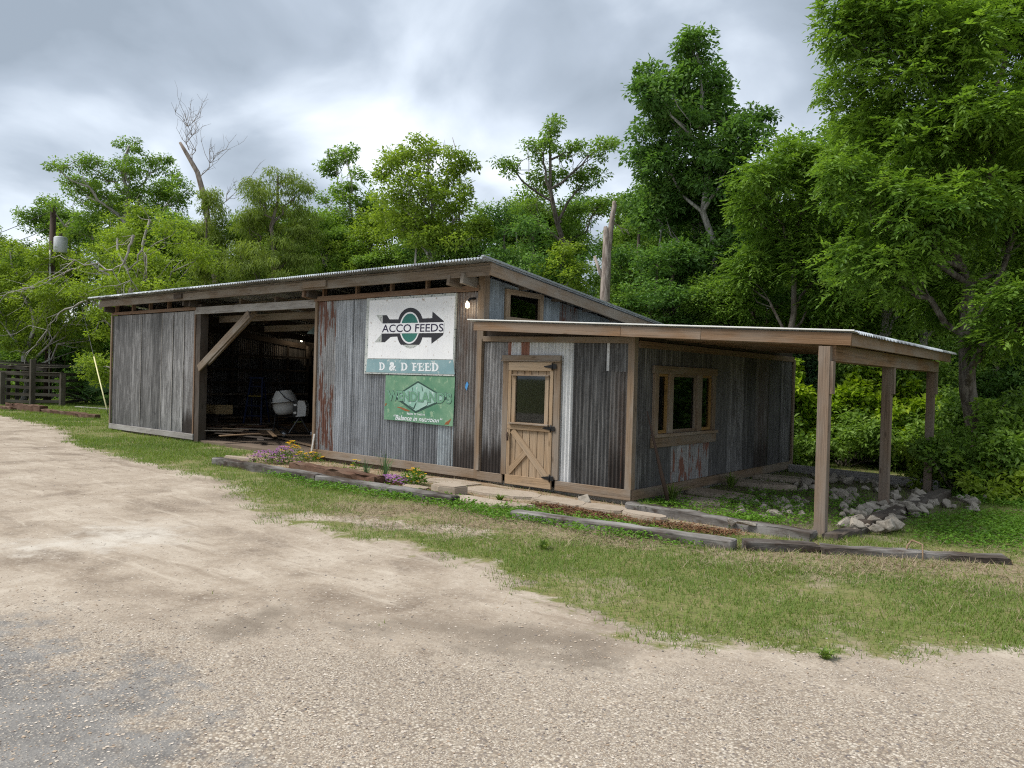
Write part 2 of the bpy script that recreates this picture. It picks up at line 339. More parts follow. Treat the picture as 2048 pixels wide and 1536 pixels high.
def leafmat(name, dark, light, trans=0.35, rough=0.55, hue=0.25):
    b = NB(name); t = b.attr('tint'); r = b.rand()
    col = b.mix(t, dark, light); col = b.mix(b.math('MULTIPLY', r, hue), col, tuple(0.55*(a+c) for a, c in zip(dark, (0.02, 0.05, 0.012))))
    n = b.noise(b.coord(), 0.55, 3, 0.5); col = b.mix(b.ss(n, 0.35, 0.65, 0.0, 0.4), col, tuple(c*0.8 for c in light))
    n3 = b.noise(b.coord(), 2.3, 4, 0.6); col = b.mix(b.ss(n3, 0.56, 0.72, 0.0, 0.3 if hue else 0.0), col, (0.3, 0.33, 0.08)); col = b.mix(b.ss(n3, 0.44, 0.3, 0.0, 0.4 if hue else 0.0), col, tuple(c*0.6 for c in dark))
    tr = b.N.new('ShaderNodeBsdfTranslucent'); b.L.new(b.mix(1.0, col, (1.25, 1.3, 0.6), 'MULTIPLY'), tr.inputs[0])
    m = b.N.new('ShaderNodeMixShader'); m.inputs[0].default_value = trans
    b.L.new(b.bsdf(col, rough, 0, None, 0.25), m.inputs[1]); b.L.new(tr.outputs[0], m.inputs[2]); return b.done(m.outputs[0])
LF_MID = leafmat('leaf_mid_green', (0.085, 0.165, 0.028), (0.27, 0.42, 0.07), 0.4)
LF_DARK = leafmat('leaf_dark_green', (0.055, 0.13, 0.03), (0.18, 0.325, 0.07), 0.38)
LF_YEL = leafmat('leaf_yellow_green', (0.13, 0.21, 0.025), (0.36, 0.48, 0.055), 0.42)
LF_WIL = leafmat('leaf_olive_green', (0.112, 0.174, 0.031), (0.269, 0.347, 0.062), 0.4)
LF_ASH = leafmat('leaf_ash_green', (0.062, 0.135, 0.02), (0.23, 0.37, 0.05), 0.4)
LF_LIME = leafmat('leaf_lime', (0.154, 0.275, 0.017), (0.418, 0.550, 0.033), 0.42)
LF_BLUE = leafmat('leaf_blue_green', (0.060, 0.132, 0.060), (0.144, 0.240, 0.108), 0.3)
GRASSM = leafmat('grass_blade', (0.075, 0.145, 0.025), (0.21, 0.28, 0.06), 0.35, 0.7, 0.0)
CLOVER = leafmat('clover_leaf', (0.063, 0.153, 0.016), (0.153, 0.297, 0.027), 0.3, 0.6)
STRAW = leafmat('dry_straw', (0.187, 0.140, 0.085), (0.357, 0.289, 0.196), 0.15, 0.8, 0.0)
MULCH = leafmat('wood_chip', (0.06, 0.03, 0.018), (0.2, 0.1, 0.05), 0.0, 0.9, 0.0)
PETALP = leafmat('purple_petal', (0.3, 0.09, 0.42), (0.55, 0.25, 0.65), 0.3, 0.6, 0.0)
PETALY = leafmat('yellow_petal', (0.7, 0.36, 0.01), (0.85, 0.6, 0.03), 0.3, 0.6, 0.0)
def barkmat(name, c1, c2):
    b = NB(name); v = b.coord(); n = b.noise(b.mapv(v, (9, 9, 1.6)), 1.5, 6, 0.65, 0.5); n2 = b.noise(v, 0.9, 3)
    col = b.mix(b.ss(n, 0.35, 0.65), c1, c2); col = b.mix(b.ss(n2, 0.5, 0.7, 0, 0.5), col, c1)
    return b.done(b.bsdf(col, 0.9, 0, b.bump(n, 0.6, 0.02), 0.15))
BARK = barkmat('bark_grey_brown', (0.07, 0.055, 0.042), (0.2, 0.175, 0.145))
BARKL = barkmat('bark_pale_grey', (0.2, 0.185, 0.165), (0.42, 0.4, 0.37))
BARKD = barkmat('dead_bark', (0.14, 0.11, 0.09), (0.34, 0.29, 0.25))

# ------------------------------------------------------------------ ground
def poly_sd(P, poly):
    """signed distance (inside positive) of points P (n,2) to polygon"""
    poly = np.asarray(poly, float); n = len(poly); d = np.full(len(P), 1e9); ins = np.zeros(len(P), bool)
    for i in range(n):
        a, b = poly[i], poly[(i+1) % n]; ab = b-a; t = np.clip(((P-a) @ ab)/(ab @ ab + 1e-12), 0, 1)
        d = np.minimum(d, np.linalg.norm(P-(a+t[:, None]*ab), axis=1))
        c = (a[1] > P[:, 1]) != (b[1] > P[:, 1])
        with np.errstate(divide='ignore', invalid='ignore'): xx = (b[0]-a[0])*(P[:, 1]-a[1])/(b[1]-a[1]) + a[0]
        ins ^= c & (P[:, 0] < xx)
    return np.where(ins, d, -d)
def gpoly(px): return [on_z(*p)[:2] for p in px]
def hash2(ix, iy, s): 
    h = (ix*374761393 + iy*668265263 + s*982451653) & 0x7fffffff; h = ((h ^ (h >> 13))*1274126177) & 0x7fffffff
    return ((h ^ (h >> 16)) & 0xffff)/65535.0
def vnoise(P, scale, s=0, oct=3):
    out = np.zeros(len(P)); amp = 1.0; tot = 0
    for o in range(oct):
        q = P*scale*(2**o); i = np.floor(q).astype(np.int64); f = q-i; f = f*f*(3-2*f)
        a = hash2(i[:, 0], i[:, 1], s+o); b = hash2(i[:, 0]+1, i[:, 1], s+o); c = hash2(i[:, 0], i[:, 1]+1, s+o); d = hash2(i[:, 0]+1, i[:, 1]+1, s+o)
        out += amp*((a*(1-f[:, 0])+b*f[:, 0])*(1-f[:, 1]) + (c*(1-f[:, 0])+d*f[:, 0])*f[:, 1]); tot += amp; amp *= 0.5
    return out/tot
DIRT = gpoly([(-700, 806), (-250, 815), (0, 829), (60, 841), (125, 859), (162, 889), (225, 908), (300, 928), (400, 950), (470, 966), (512, 1006), (550, 1040), (640, 1048), (700, 1072),
    (800, 1086), (880, 1112), (980, 1130), (1050, 1162), (1110, 1200), (1200, 1234), (1280, 1270), (1350, 1290), (1430, 1281), (1550, 1290), (1750, 1302), (1900, 1292), (2048, 1306), (2600, 1345)]) + [np.array([40.0, -9.0]), np.array([40.0, -40.0]), np.array([-60.0, -60.0])]
TRACK = gpoly([(530, 1020), (640, 1024), (760, 1032), (900, 1052), (1000, 1060), (1000, 1082), (880, 1074), (760, 1058), (640, 1046), (530, 1042)])
THATCH = gpoly([(700, 1006), (860, 1010), (1000, 1032), (1120, 1046), (1250, 1066), (1380, 1090), (1480, 1100), (1620, 1090), (1800, 1108), (2048, 1128), (2300, 1150), (2300, 1190), (2048, 1172), (1800, 1152), (1600, 1136), (1400, 1112), (1200, 1092), (1000, 1068), (850, 1052), (700, 1026)])
BED = gpoly([(520, 903), (640, 900), (960, 950), (1265, 995), (1330, 1008), (1640, 1066), (1640, 1078), (1460, 1068), (1020, 1016), (900, 998), (620, 950), (440, 922)])
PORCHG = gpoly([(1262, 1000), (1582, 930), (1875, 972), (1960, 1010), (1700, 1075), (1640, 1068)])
ASPH = gpoly([(-300, 1235), (40, 1238), (130, 1262), (180, 1300), (330, 1330), (430, 1400), (470, 1490), (430, 1700), (-600, 1700)])
WHITEP_ = gpoly([(-100, 1085), (120, 1078), (200, 1050), (330, 1040), (385, 1062), (340, 1095), (200, 1105), (60, 1108), (-100, 1112)])
DARKP = gpoly([(390, 1260), (470, 1242), (545, 1205), (640, 1212), (700, 1236), (900, 1210), (1010, 1245), (1200, 1240), (1330, 1290), (1180, 1320), (960, 1300), (760, 1272), (620, 1252), (480, 1285)])
GRAV = gpoly([(-700, 1170), (300, 1235), (560, 1262), (900, 1285), (1300, 1310), (2048, 1330), (2600, 1380)]) + [np.array([40.0, -9.5]), np.array([40.0, -40.0]), np.array([-30.0, -40.0])]
BARN_FOOT = [(-16.85, 0), (0, 0), (0, 6.5), (-16.85, 6.5)]
def axis(lo, hi, step, far):
    a = list(np.arange(lo, hi, step)); g = step; x = lo; left = []
    while x > -far: g *= 1.35; x -= g; left.append(x)
    g = step; x = a[-1]; right = []
    while x < far: g *= 1.35; x += g; right.append(x)
    return np.array(left[::-1] + a + right)
gx = axis(-42, 9, 0.17, 900); gy = axis(-11, 8, 0.12, 900)
GXY = np.stack(np.meshgrid(gx, gy, indexing='ij'), -1).reshape(-1, 2)
def ground_h(P):
    P = np.asarray(P, float); h = GZ + (vnoise(P, 0.35, 5, 3)-0.5)*0.05 + (vnoise(P, 2.2, 8, 2)-0.5)*0.018
    far = np.clip((np.hypot(P[:, 0]+4, P[:, 1])-30)/40, 0, 1); h = h*(1-far) + far*(GZ-0.1)
    bank = np.clip(poly_sd(P, THATCH)/0.3, 0, 1); return h + bank*0.02
def soft(P, poly, w): return np.clip(poly_sd(P, poly)/w*0.5+0.5, 0, 1)
near = (np.abs(GXY[:, 0]+12) < 34) & (np.abs(GXY[:, 1]) < 22)
gm = {k: np.zeros(len(GXY), np.float32) for k in ('dirt', 'thatch', 'bed', 'asph', 'pale', 'stain', 'grav', 'shade')}
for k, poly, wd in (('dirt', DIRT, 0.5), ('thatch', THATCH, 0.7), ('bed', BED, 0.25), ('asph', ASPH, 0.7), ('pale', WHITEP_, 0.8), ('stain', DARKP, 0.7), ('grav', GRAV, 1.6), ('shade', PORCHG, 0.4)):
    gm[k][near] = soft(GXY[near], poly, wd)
gm['dirt'][near] = np.maximum(gm['dirt'][near], 0.8*soft(GXY[near], TRACK, 0.4))
woods = np.clip((GXY[:, 1]-7.5)/3, 0, 1)*np.clip((GXY[:, 0]+30)/3, 0, 1); woods = np.maximum(woods, np.clip((GXY[:, 1]-1.2*(GXY[:, 0]-4)-3)/3, 0, 1)*(GXY[:, 0] > 4))
gm['woods'] = np.maximum(woods, np.clip((GXY[:, 1]-12)/4, 0, 1)).astype(np.float32)
nx, ny = len(gx), len(gy); ii = np.arange(nx*ny).reshape(nx, ny)
gf = np.stack([ii[:-1, :-1], ii[1:, :-1], ii[1:, 1:], ii[:-1, 1:]], -1).reshape(-1, 4)
def groundmat():
    b = NB('ground_surface'); v = b.coord()
    nb = b.noise(v, 1.1, 6, 0.6, 0.3); nm = b.noise(v, 5, 6, 0.62); nf = b.noise(v, 28, 5, 0.65); nff = b.noise(v, 110, 3, 0.6)
    dirt = b.ramp(nb, (0.34, (0.169, 0.133, 0.101)), (0.5, (0.332, 0.277, 0.217)), (0.68, (0.423, 0.367, 0.298)))
    dirt = b.mix(b.ss(nm, 0.35, 0.7, 0, 0.5), dirt, (0.267, 0.213, 0.160)); dirt = b.mix(b.ss(nf, 0.45, 0.7, 0.0, 0.35), dirt, (0.457, 0.407, 0.339))
    dirt = b.mix(b.ss(nff, 0.6, 0.72, 0.0, 0.5), dirt, (0.158, 0.129, 0.102))
    n14 = b.noise(v, 13, 8, 0.78, 0.2); tr_ = b.noise(b.mapv(v, (0.5, 3.2, 1)), 1.4, 6, 0.65, 0.5)
    dirt = b.mix(b.ss(n14, 0.54, 0.64, 0, 0.6), dirt, (0.187, 0.148, 0.114)); dirt = b.mix(b.ss(n14, 0.42, 0.34, 0, 0.5), dirt, (0.495, 0.438, 0.359))
    dirt = b.mix(b.ss(tr_, 0.54, 0.66, 0, 0.55), dirt, (0.223, 0.177, 0.133)); dirt = b.mix(b.ss(tr_, 0.44, 0.34, 0, 0.4), dirt, (0.476, 0.418, 0.341))
    vs_ = b.vor(v, 17); vsc = b.vor(v, 17, 'F1', 'Color'); dirt = b.mix(b.ss(vs_, 0.1, 0.16, 0.9, 0.0), dirt, b.mix(b.math('MULTIPLY', vsc, 1.0), (0.151, 0.125, 0.102), (0.575, 0.523, 0.438)))
    # gravel: two sizes of stones, each its own tone
    vd1 = b.vor(v, 62); vc1 = b.vor(v, 62, 'F1', 'Color'); vd2 = b.vor(v, 125); vc2 = b.vor(v, 125, 'F1', 'Color')
    def tone(c, d, lim):
        s1 = b.N.new('ShaderNodeSeparateColor'); b.L.new(c, s1.inputs[0])
        st = b.ramp(s1.outputs[0], (0.0, (0.134, 0.118, 0.118)), (0.25, (0.259, 0.208, 0.159)), (0.5, (0.372, 0.313, 0.243)), (0.75, (0.480, 0.424, 0.347)), (1.0, (0.547, 0.496, 0.421)))
        return b.mix(b.ss(d, lim, lim+0.2, 0.0, 0.65), st, (0.158, 0.128, 0.099))
    grav = b.mix(b.ss(nm, 0.42, 0.58), tone(vc1, vd1, 0.4), tone(vc2, vd2, 0.42))
    gmask = b.ss(b.math('ADD', b.attr('grav'), b.math('MULTIPLY', b.math('SUBTRACT', nm, 0.5), 0.9)), 0.3, 0.8)
    base = b.mix(b.math('MULTIPLY', gmask, 0.85), dirt, grav)
    asp = b.mix(b.ss(nm, 0.3, 0.7), (0.115, 0.115, 0.115), (0.2, 0.198, 0.193)); asp = b.mix(b.ss(vd1, 0.16, 0.3, 0.85, 0.0), asp, b.mix(0.5, grav, (0.489, 0.463, 0.414)))
    am = b.ss(b.math('ADD', b.attr('asph'), b.math('MULTIPLY', b.math('SUBTRACT', b.noise(v, 3.2, 8, 0.74), 0.5), 2.2)), 0.4, 0.85, 0.0, 0.8)
    base = b.mix(am, base, asp)
    base = b.mix(b.ss(b.math('ADD', b.attr('pale'), b.math('MULTIPLY', b.math('SUBTRACT', nm, 0.5), 1.2)), 0.35, 0.9, 0, 0.75), base, (0.502, 0.463, 0.402))
    base = b.mix(b.ss(b.math('ADD', b.attr('stain'), b.math('MULTIPLY', b.math('SUBTRACT', nb, 0.5), 1.6)), 0.45, 0.8, 0, 0.72), base, (0.134, 0.108, 0.083))
    gr = b.ramp(nm, (0.3, (0.109, 0.130, 0.038)), (0.5, (0.160, 0.164, 0.059)), (0.7, (0.216, 0.179, 0.090))); gr = b.mix(b.ss(nf, 0.4, 0.7, 0, 0.6), gr, (0.071, 0.084, 0.025))
    th = b.ramp(nf, (0.3, (0.136, 0.097, 0.061)), (0.5, (0.232, 0.179, 0.115)), (0.7, (0.315, 0.264, 0.199)))
    be = b.ramp(nm, (0.3, (0.160, 0.101, 0.061)), (0.5, (0.263, 0.194, 0.126)), (0.7, (0.340, 0.287, 0.221)))
    wj = b.math('MULTIPLY', b.math('SUBTRACT', nm, 0.5), 1.3)
    gr = b.mix(b.ss(b.noise(v, 1.6, 6, 0.66, 0.4), 0.52, 0.66, 0, 0.75), gr, (0.27, 0.22, 0.155)); gr = b.mix(b.ss(b.math('ADD', b.attr('thatch'), b.math('MULTIPLY', wj, 1.5)), 0.35, 0.8, 0, 0.85), gr, th)
    gr = b.mix(b.ss(b.math('ADD', b.attr('bed'), wj), 0.3, 0.6), gr, be)
    gr = b.mix(b.ss(b.math('ADD', b.attr('shade'), wj), 0.35, 0.6, 0, 0.9), gr, (0.126, 0.105, 0.080))  # this mask colours the porch bed as moderately dark soil
    gr = b.mix(b.ss(b.math('ADD', b.attr('woods'), wj), 0.3, 0.8), gr, b.mix(nf, (0.042, 0.038, 0.021), (0.084, 0.071, 0.038)))
    dm = b.ss(b.math('ADD', b.attr('dirt'), b.math('MULTIPLY', b.math('SUBTRACT', b.noise(v, 2.6, 7, 0.68, 0.4), 0.5), 1.7)), 0.4, 0.62)
    col = b.mix(dm, gr, base)
    hgt = b.math('ADD', b.math('ADD', b.math('MULTIPLY', nf, 0.6), b.math('MULTIPLY', n14, 1.2)), b.math('MULTIPLY', b.math('SUBTRACT', 1.0, vd1), b.math('MULTIPLY', gmask, 0.9)))
    return b.done(b.bsdf(col, 0.95, 0, b.bump(hgt, 0.55, 0.012), 0.12))
GV = np.column_stack([GXY, ground_h(GXY)])
gme = fast_mesh('ground', GV, gf, groundmat(), smooth=True)
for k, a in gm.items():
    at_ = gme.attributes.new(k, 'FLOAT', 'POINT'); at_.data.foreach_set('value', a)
tag(obj('ground', gme), kind='structure')
def gz(x, y): return float(ground_h(np.array([[x, y]]))[0])

# ------------------------------------------------------------------ the tin barn
barn = thing('tin_barn', (-8.4, 3.2, 0.0), 'long patchwork corrugated tin barn with open bay, low lean-to store and side porch', 'barn')
XL, XM, XO1, XO2, DEP = -16.85, -2.97, -12.3, -7.5, 6.48
ROOF0, SL = 3.63, 0.112                            # eave height at y = -0.6, fall per metre towards the back
def roof_z(y): return ROOF0 - SL*(y+0.6)
B = lambda n, p0, p1, th, ht, m, up=(0, 0, 1), **k: board(n, p0, p1, th, ht, m, barn, up, **k)
# floors and footing
o = obj('floor', mesh_from('floor', *boxvf((-9.95, 3.26, -0.1), (13.85, 6.5, 0.18)), EARTH), barn)
o = obj('foundation', mesh_from('foundation', *join([boxvf((-1.48, 0.1, -0.10), (2.9, 0.12, 0.22)), boxvf((-0.1, 3.3, -0.10), (0.12, 6.3, 0.22)), boxvf((-5.2, 0.1, -0.12), (4.5, 0.12, 0.2))]), CONC), barn)
# front wall: main panel right of the open bay
zb, zt = 0.12, 3.17
for x0, x1, m in ((-7.45, -6.9, RUSTT), (-6.9, -6.35, GALV), (-6.35, -5.88, GALV), (-5.88, -5.25, GALV), (-5.25, -4.6, GALV), (-4.6, -3.95, GALV), (-3.95, -3.6, GALVB), (-3.6, -3.0, BROWNT)):
    tin('tin_sheet', (x0-0.02, -0.012-0.004*rng.random(), zb), (1, 0, 0), (0, 0, 1), x1-x0+0.04, zt-zb, m, barn, phase=rng.random()*6)
# left panel
xs = np.linspace(XL+0.03, XO1-0.02, 9)
for i, (x0, x1) in enumerate(zip(xs[:-1], xs[1:])):
    tin('tin_sheet', (x0-0.015, -0.008-0.007*(i % 2), zb), (1, 0, 0), (0, 0, 1), x1-x0+0.03, zt-zb-0.02, LEFTT if i < 7 else GREYT, barn, pitch=0.05, amp=0.006, phase=rng.random()*6)
    if i in (2, 4, 5, 6): B('lap_strip', (x1, -0.026, zb+0.05), (x1, -0.026, zt-0.1), 0.012, 0.022, GREYW, (1, 0, 0), bev=0)
# trims of the front wall
B('base_board', (-7.62, -0.05, 0.075), (-2.985, -0.05, 0.075), 0.035, 0.15, TRIM)
B('base_board', (XL-0.02, -0.05, 0.06), (XO1+0.02, -0.05, 0.06), 0.035, 0.14, GREYW)
B('top_board', (-7.56, -0.05, 3.225), (-2.99, -0.05, 3.225), 0.04, 0.10, TRIMR)
B('top_board', (XL, -0.05, 3.205), (XO1+0.02, -0.05, 3.205), 0.04, 0.08, TRIMR)
B('edge_board', (-7.49, -0.045, 0.15), (-7.49, -0.045, 3.17), 0.04, 0.08, TRIM, (1, 0, 0))
B('edge_board', (XL-0.01, -0.04, 0.02), (XL-0.01, -0.04, 3.16), 0.04, 0.07, TRIM, (1, 0, 0))
B('edge_board', (XO1-0.03, -0.035, 0.0), (XO1-0.03, -0.035, 3.16), 0.03, 0.05, TRIMR, (1, 0, 0))
B('corner_post', (XM, 0.0, 0.0), (XM, 0.0, 3.46), 0.14, 0.14, TRIM, (1, 0, 0))
B('edge_board', (XM+0.03, -0.085, 0.15), (XM+0.03, -0.085, 2.36), 0.03, 0.07, TRIM, (1, 0, 0))
# clerestory studs
for px in (652, 718, 787, 858): q = on_y(px, 585); B('stud', (q[0], -0.03, 3.275), (q[0], -0.03, 3.50), 0.09, 0.045, TRIMR, (1, 0, 0))
for px in (237, 270, 304, 341): q = on_y(px, 615); B('stud', (q[0], -0.03, 3.245), (q[0], -0.03, 3.52), 0.09, 0.055, TRIMR, (1, 0, 0))
B('plate', (-7.5, 0.03, 3.235), (XM-0.07, 0.03, 3.235), 0.1, 0.06, TRIMR); B('plate', (XL+0.05, 0.03, 3.22), (XO1, 0.03, 3.22), 0.1, 0.06, TRIMR)
# eave beams under the roof
ye = -0.34
for x0, x1, dz, m in ((-16.95, -12.75, 0.0, BEAMW), (-12.74, -7.55, 0.0, BEAMW), (-7.54, -2.52, 0.0, BEAMW)):
    B('eave_beam', (x0, ye, 3.455+dz), (x1, ye, 3.455+dz), 0.045, 0.165, m, rough=0.002, seed=int(-x0))
for x0, x1 in ((-16.9, -14.2), (-14.19, -11.0), (-10.99, -8.2), (-8.19, -5.6), (-5.59, -4.1), (-4.09, -2.52)):
    B('purlin', (x0, ye+0.06, 3.565+rng.normal()*0.004), (x1, ye+0.06, 3.565), 0.09, 0.045, BEAMW if x0 < -5 else TRIM)
# rafters running to the back, their ends showing under the eave
for x, m, y0 in ((-16.75, DARKW, -0.3), (-12.45, DARKW, -0.3), (-12.3, DARKW, -0.22), (-7.62, TRIMR, -0.3), (-7.50, DARKW, -0.28), (-3.45, BEAMW, -0.38), (-3.1, BEAMW, -0.42), (-14.6, DARKW, 0.1), (-10.6, BEAMW, 0.1), (-9.2, BEAMW, 0.1), (-5.6, DARKW, 0.1)):
    B('rafter', (x, y0, roof_z(y0)-0.26), (x, DEP, roof_z(DEP)-0.26), 0.075 if x != -10.6 else 0.09, 0.17, m, (0, 0, 1))
B('splice_block', (on_y(606, 572, -.39)[0], ye-0.045, 3.475), (on_y(652, 570, -.39)[0], ye-0.045, 3.475), 0.04, 0.13, TRIM)
B('splice_block', (-12.72, ye-0.045, 3.48), (-12.35, ye-0.045, 3.48), 0.04, 0.12, DARKW)
for y in (0.9, 2.4, 3.9, 5.4): B('purlin', (XL, y, roof_z(y)-0.1), (XM+0.35, y, roof_z(y)-0.1), 0.05, 0.09, BEAMW)
# open bay: lintel, post, brace
B('lintel', (XO1-0.02, -0.03, 3.145), (XO2+0.02, -0.03, 3.135), 0.06, 0.17, GREYW, rough=0.003, seed=3)
B('bay_post', (XO1+0.13, 0.06, -0.05), (XO1+0.13, 0.06, 3.3), 0.2, 0.2, DARKW, (1, 0, 0), rough=0.004, seed=5)
B('bay_post', (XO2-0.02, 0.10, -0.05), (XO2-0.02, 0.10, 3.3), 0.14, 0.14, DARKW, (1, 0, 0))
B('brace', (-12.1, -0.05, 1.74), (-9.95, -0.05, 3.0), 0.045, 0.18, BEAMW, rough=0.002, seed=6); B('brace', (-12.02, 0.15, 1.88), (-10.0, 0.15, 3.06), 0.045, 0.14, TRIM)
B('tie_beam', (XO1, 0.6, 2.98), (XO2, 0.6, 2.98), 0.06, 0.16, BEAMW); B('tie_beam', (XO1, 1.9, 2.83), (XO2, 1.9, 2.83), 0.06, 0.16, BEAMW)
# inner lining: left end wall with shelves, back wall, partition
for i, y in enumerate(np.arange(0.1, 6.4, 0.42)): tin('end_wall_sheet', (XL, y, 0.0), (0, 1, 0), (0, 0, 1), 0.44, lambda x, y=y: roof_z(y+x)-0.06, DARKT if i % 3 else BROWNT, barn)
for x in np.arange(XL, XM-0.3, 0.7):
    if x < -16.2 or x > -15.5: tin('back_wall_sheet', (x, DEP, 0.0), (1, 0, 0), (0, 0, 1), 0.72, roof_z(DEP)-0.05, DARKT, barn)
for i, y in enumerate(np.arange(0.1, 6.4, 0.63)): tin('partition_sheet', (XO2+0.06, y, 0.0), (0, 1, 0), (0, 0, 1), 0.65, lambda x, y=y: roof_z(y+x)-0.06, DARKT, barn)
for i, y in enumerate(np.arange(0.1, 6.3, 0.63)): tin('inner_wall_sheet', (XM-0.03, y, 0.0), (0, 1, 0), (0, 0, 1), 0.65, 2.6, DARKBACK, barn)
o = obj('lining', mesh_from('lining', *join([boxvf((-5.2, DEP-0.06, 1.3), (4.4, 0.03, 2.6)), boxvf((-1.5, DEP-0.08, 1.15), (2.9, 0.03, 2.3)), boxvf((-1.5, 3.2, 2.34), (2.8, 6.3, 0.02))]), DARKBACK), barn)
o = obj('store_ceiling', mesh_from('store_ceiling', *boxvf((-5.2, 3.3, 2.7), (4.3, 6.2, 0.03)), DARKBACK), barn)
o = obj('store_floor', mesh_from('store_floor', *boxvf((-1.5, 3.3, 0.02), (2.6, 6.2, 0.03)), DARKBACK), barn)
for z in (0.25, 0.58, 0.97, 1.34, 1.75, 2.2):
    B('shelf', (-16.55, 1.5, z), (-16.55, 6.2, z), 0.45, 0.035, DARKW); B('shelf_edge', (-16.3, 1.5, z), (-16.3, 6.2, z), 0.03, 0.06, BEAMW if z < 1 else DARKW)  # upper edges in darker wood, standing in for the bay's shade
for y in (2.0, 3.4, 4.4, 5.4, 6.2): B('shelf_post', (-16.34, y, 0), (-16.34, y, 2.6), 0.04, 0.09, DARKW, (0, 1, 0))
# pale opaque tin in the back wall; added dark slats imitate stripes of light
lp = tin('pale_stripe_sheet', (-16.72, DEP+0.03, 0.05), (1, 0, 0), (0, 0, 1), 1.3, 2.75, WHITET, barn)
for i in range(18): board('stripe_slat', (-16.70+i*0.07, DEP-0.02, 0.02), (-16.70+i*0.07, DEP-0.02, 2.75), 0.02, 0.042, DARKBACK, lp, (1, 0, 0), bev=0)
for z, h in ((0.05, 0.14), (0.82, 0.16), (1.82, 0.26), (2.36, 0.14), (2.72, 0.1)): board('girt', (-16.8, DEP-0.06, z), (-15.3, DEP-0.06, z), 0.05, h, DARKBACK, lp)
board('girt', (-16.05, DEP-0.06, 0.9), (-16.05, DEP-0.06, 1.7), 0.04, 0.5, DARKBACK, lp, (1, 0, 0))
# main roof sheets
xs = np.arange(-17.12, -2.50, 0.68)
for x in xs:
    wd = min(0.72, -2.47-x)
    Lr = math.hypot(7.7, 7.7*SL)
    tin('roof_sheet', (x, 7.1, roof_z(7.1)), (1, 0, 0), (0, -1, SL), wd, Lr+rng.normal()*0.006, ROOFT, barn, lip=0.022)
# rake: fascia and metal edge at the right gable
B('rake_board', (-2.53, ye-0.02, roof_z(ye)-0.13), (-2.53, 6.9, roof_z(6.9)-0.13), 0.04, 0.19, TRIM)
B('rake_flashing', (-2.475, -0.62, roof_z(-0.62)+0.012), (-2.475, 7.1, roof_z(7.1)+0.012), 0.06, 0.03, ROOFT)
for y in (0.9, 1.9, 2.9, 3.9): B('lookout', (-2.97, y, roof_z(y)-0.16), (-2.56, y, roof_z(y)-0.16), 0.09, 0.05, TRIM)
# gable wall above the lean-to
gy0 = [0.08, 0.55, 1.5, 2.1, 2.7, 3.3, 3.9, 4.5, 5.1, 5.7, 6.45]
for i, (y0, y1) in enumerate(zip(gy0[:-1], gy0[1:])):
    tin('gable_sheet', (XM+0.05, y0-0.01, 2.5 if i != 1 else 3.22), (0, 1, 0), (0, 0, 1), y1-y0+0.03, (lambda x, y0=y0, z0=(2.5 if i != 1 else 3.22): max(0.03, roof_z(y0+x)-0.15-z0)), [GALVB, GALVB, GALVB, RUSTG, GALVB][i % 5], barn, phase=rng.random()*6)
tin('gable_sheet', (XM+0.05, 0.55, 2.4), (0, 1, 0), (0, 0, 1), 0.97, 0.34, GALVB, barn)
wf = B('gable_window', (XM+0.08, 0.48, 3.215), (XM+0.08, 1.54, 3.215), 0.06, 0.09, DOORW)
board('sill', (XM+0.08, 0.48, 2.745), (XM+0.08, 1.54, 2.745), 0.06, 0.07, DOORW, wf)
for y in (0.53, 1.49): board('jamb', (XM+0.08, y, 2.78), (XM+0.08, y, 3.17), 0.06, 0.10, DOORW, wf, (0, 1, 0))
board('pane', (XM+0.05, 0.58, 2.975), (XM+0.05, 1.44, 2.975), 0.006, 0.40, GLASS, wf, bev=0)
# ------------- lean-to store: front wall
XR = -0.02
for x0, x1, z0, z1, m in ((-2.92, -2.38, 0.12, 2.3, GREYT), (-2.40, -1.93, 2.07, 2.3, RUSTT), (-1.93, -1.32, 2.07, 2.3, WHITET), (-1.36, -1.08, 0.12, 2.31, WHITET), (-1.09, -0.42, 0.12, 2.31, DARKT), (-0.43, -0.1, 0.12, 1.87, BROWNT), (-0.43, -0.1, 1.85, 2.31, DARKT)):
    tin('tin_sheet', (x0, -0.03-0.006*rng.random(), z0), (1, 0, 0), (0, 0, 1), x1-x0+0.02, z1-z0, m, barn, phase=rng.random()*6)
B('patch_strip', (-0.44, -0.052, 1.86), (-0.44, -0.052, 2.3), 0.008, 0.045, WHITET, (1, 0, 0), bev=0)
B('base_board', (-2.95, -0.07, 0.065), (-2.40, -0.07, 0.065), 0.035, 0.14, TRIM); B('base_board', (-1.33, -0.07, 0.065), (0.02, -0.07, 0.065), 0.035, 0.15, TRIM)
B('top_board', (-2.9, -0.07, 2.36), (-0.06, -0.07, 2.31), 0.035, 0.09, TRIM)
B('corner_post', (-0.03, -0.03, 0.14), (-0.03, -0.03, 2.36), 0.11, 0.11, TRIM, (1, 0, 0))
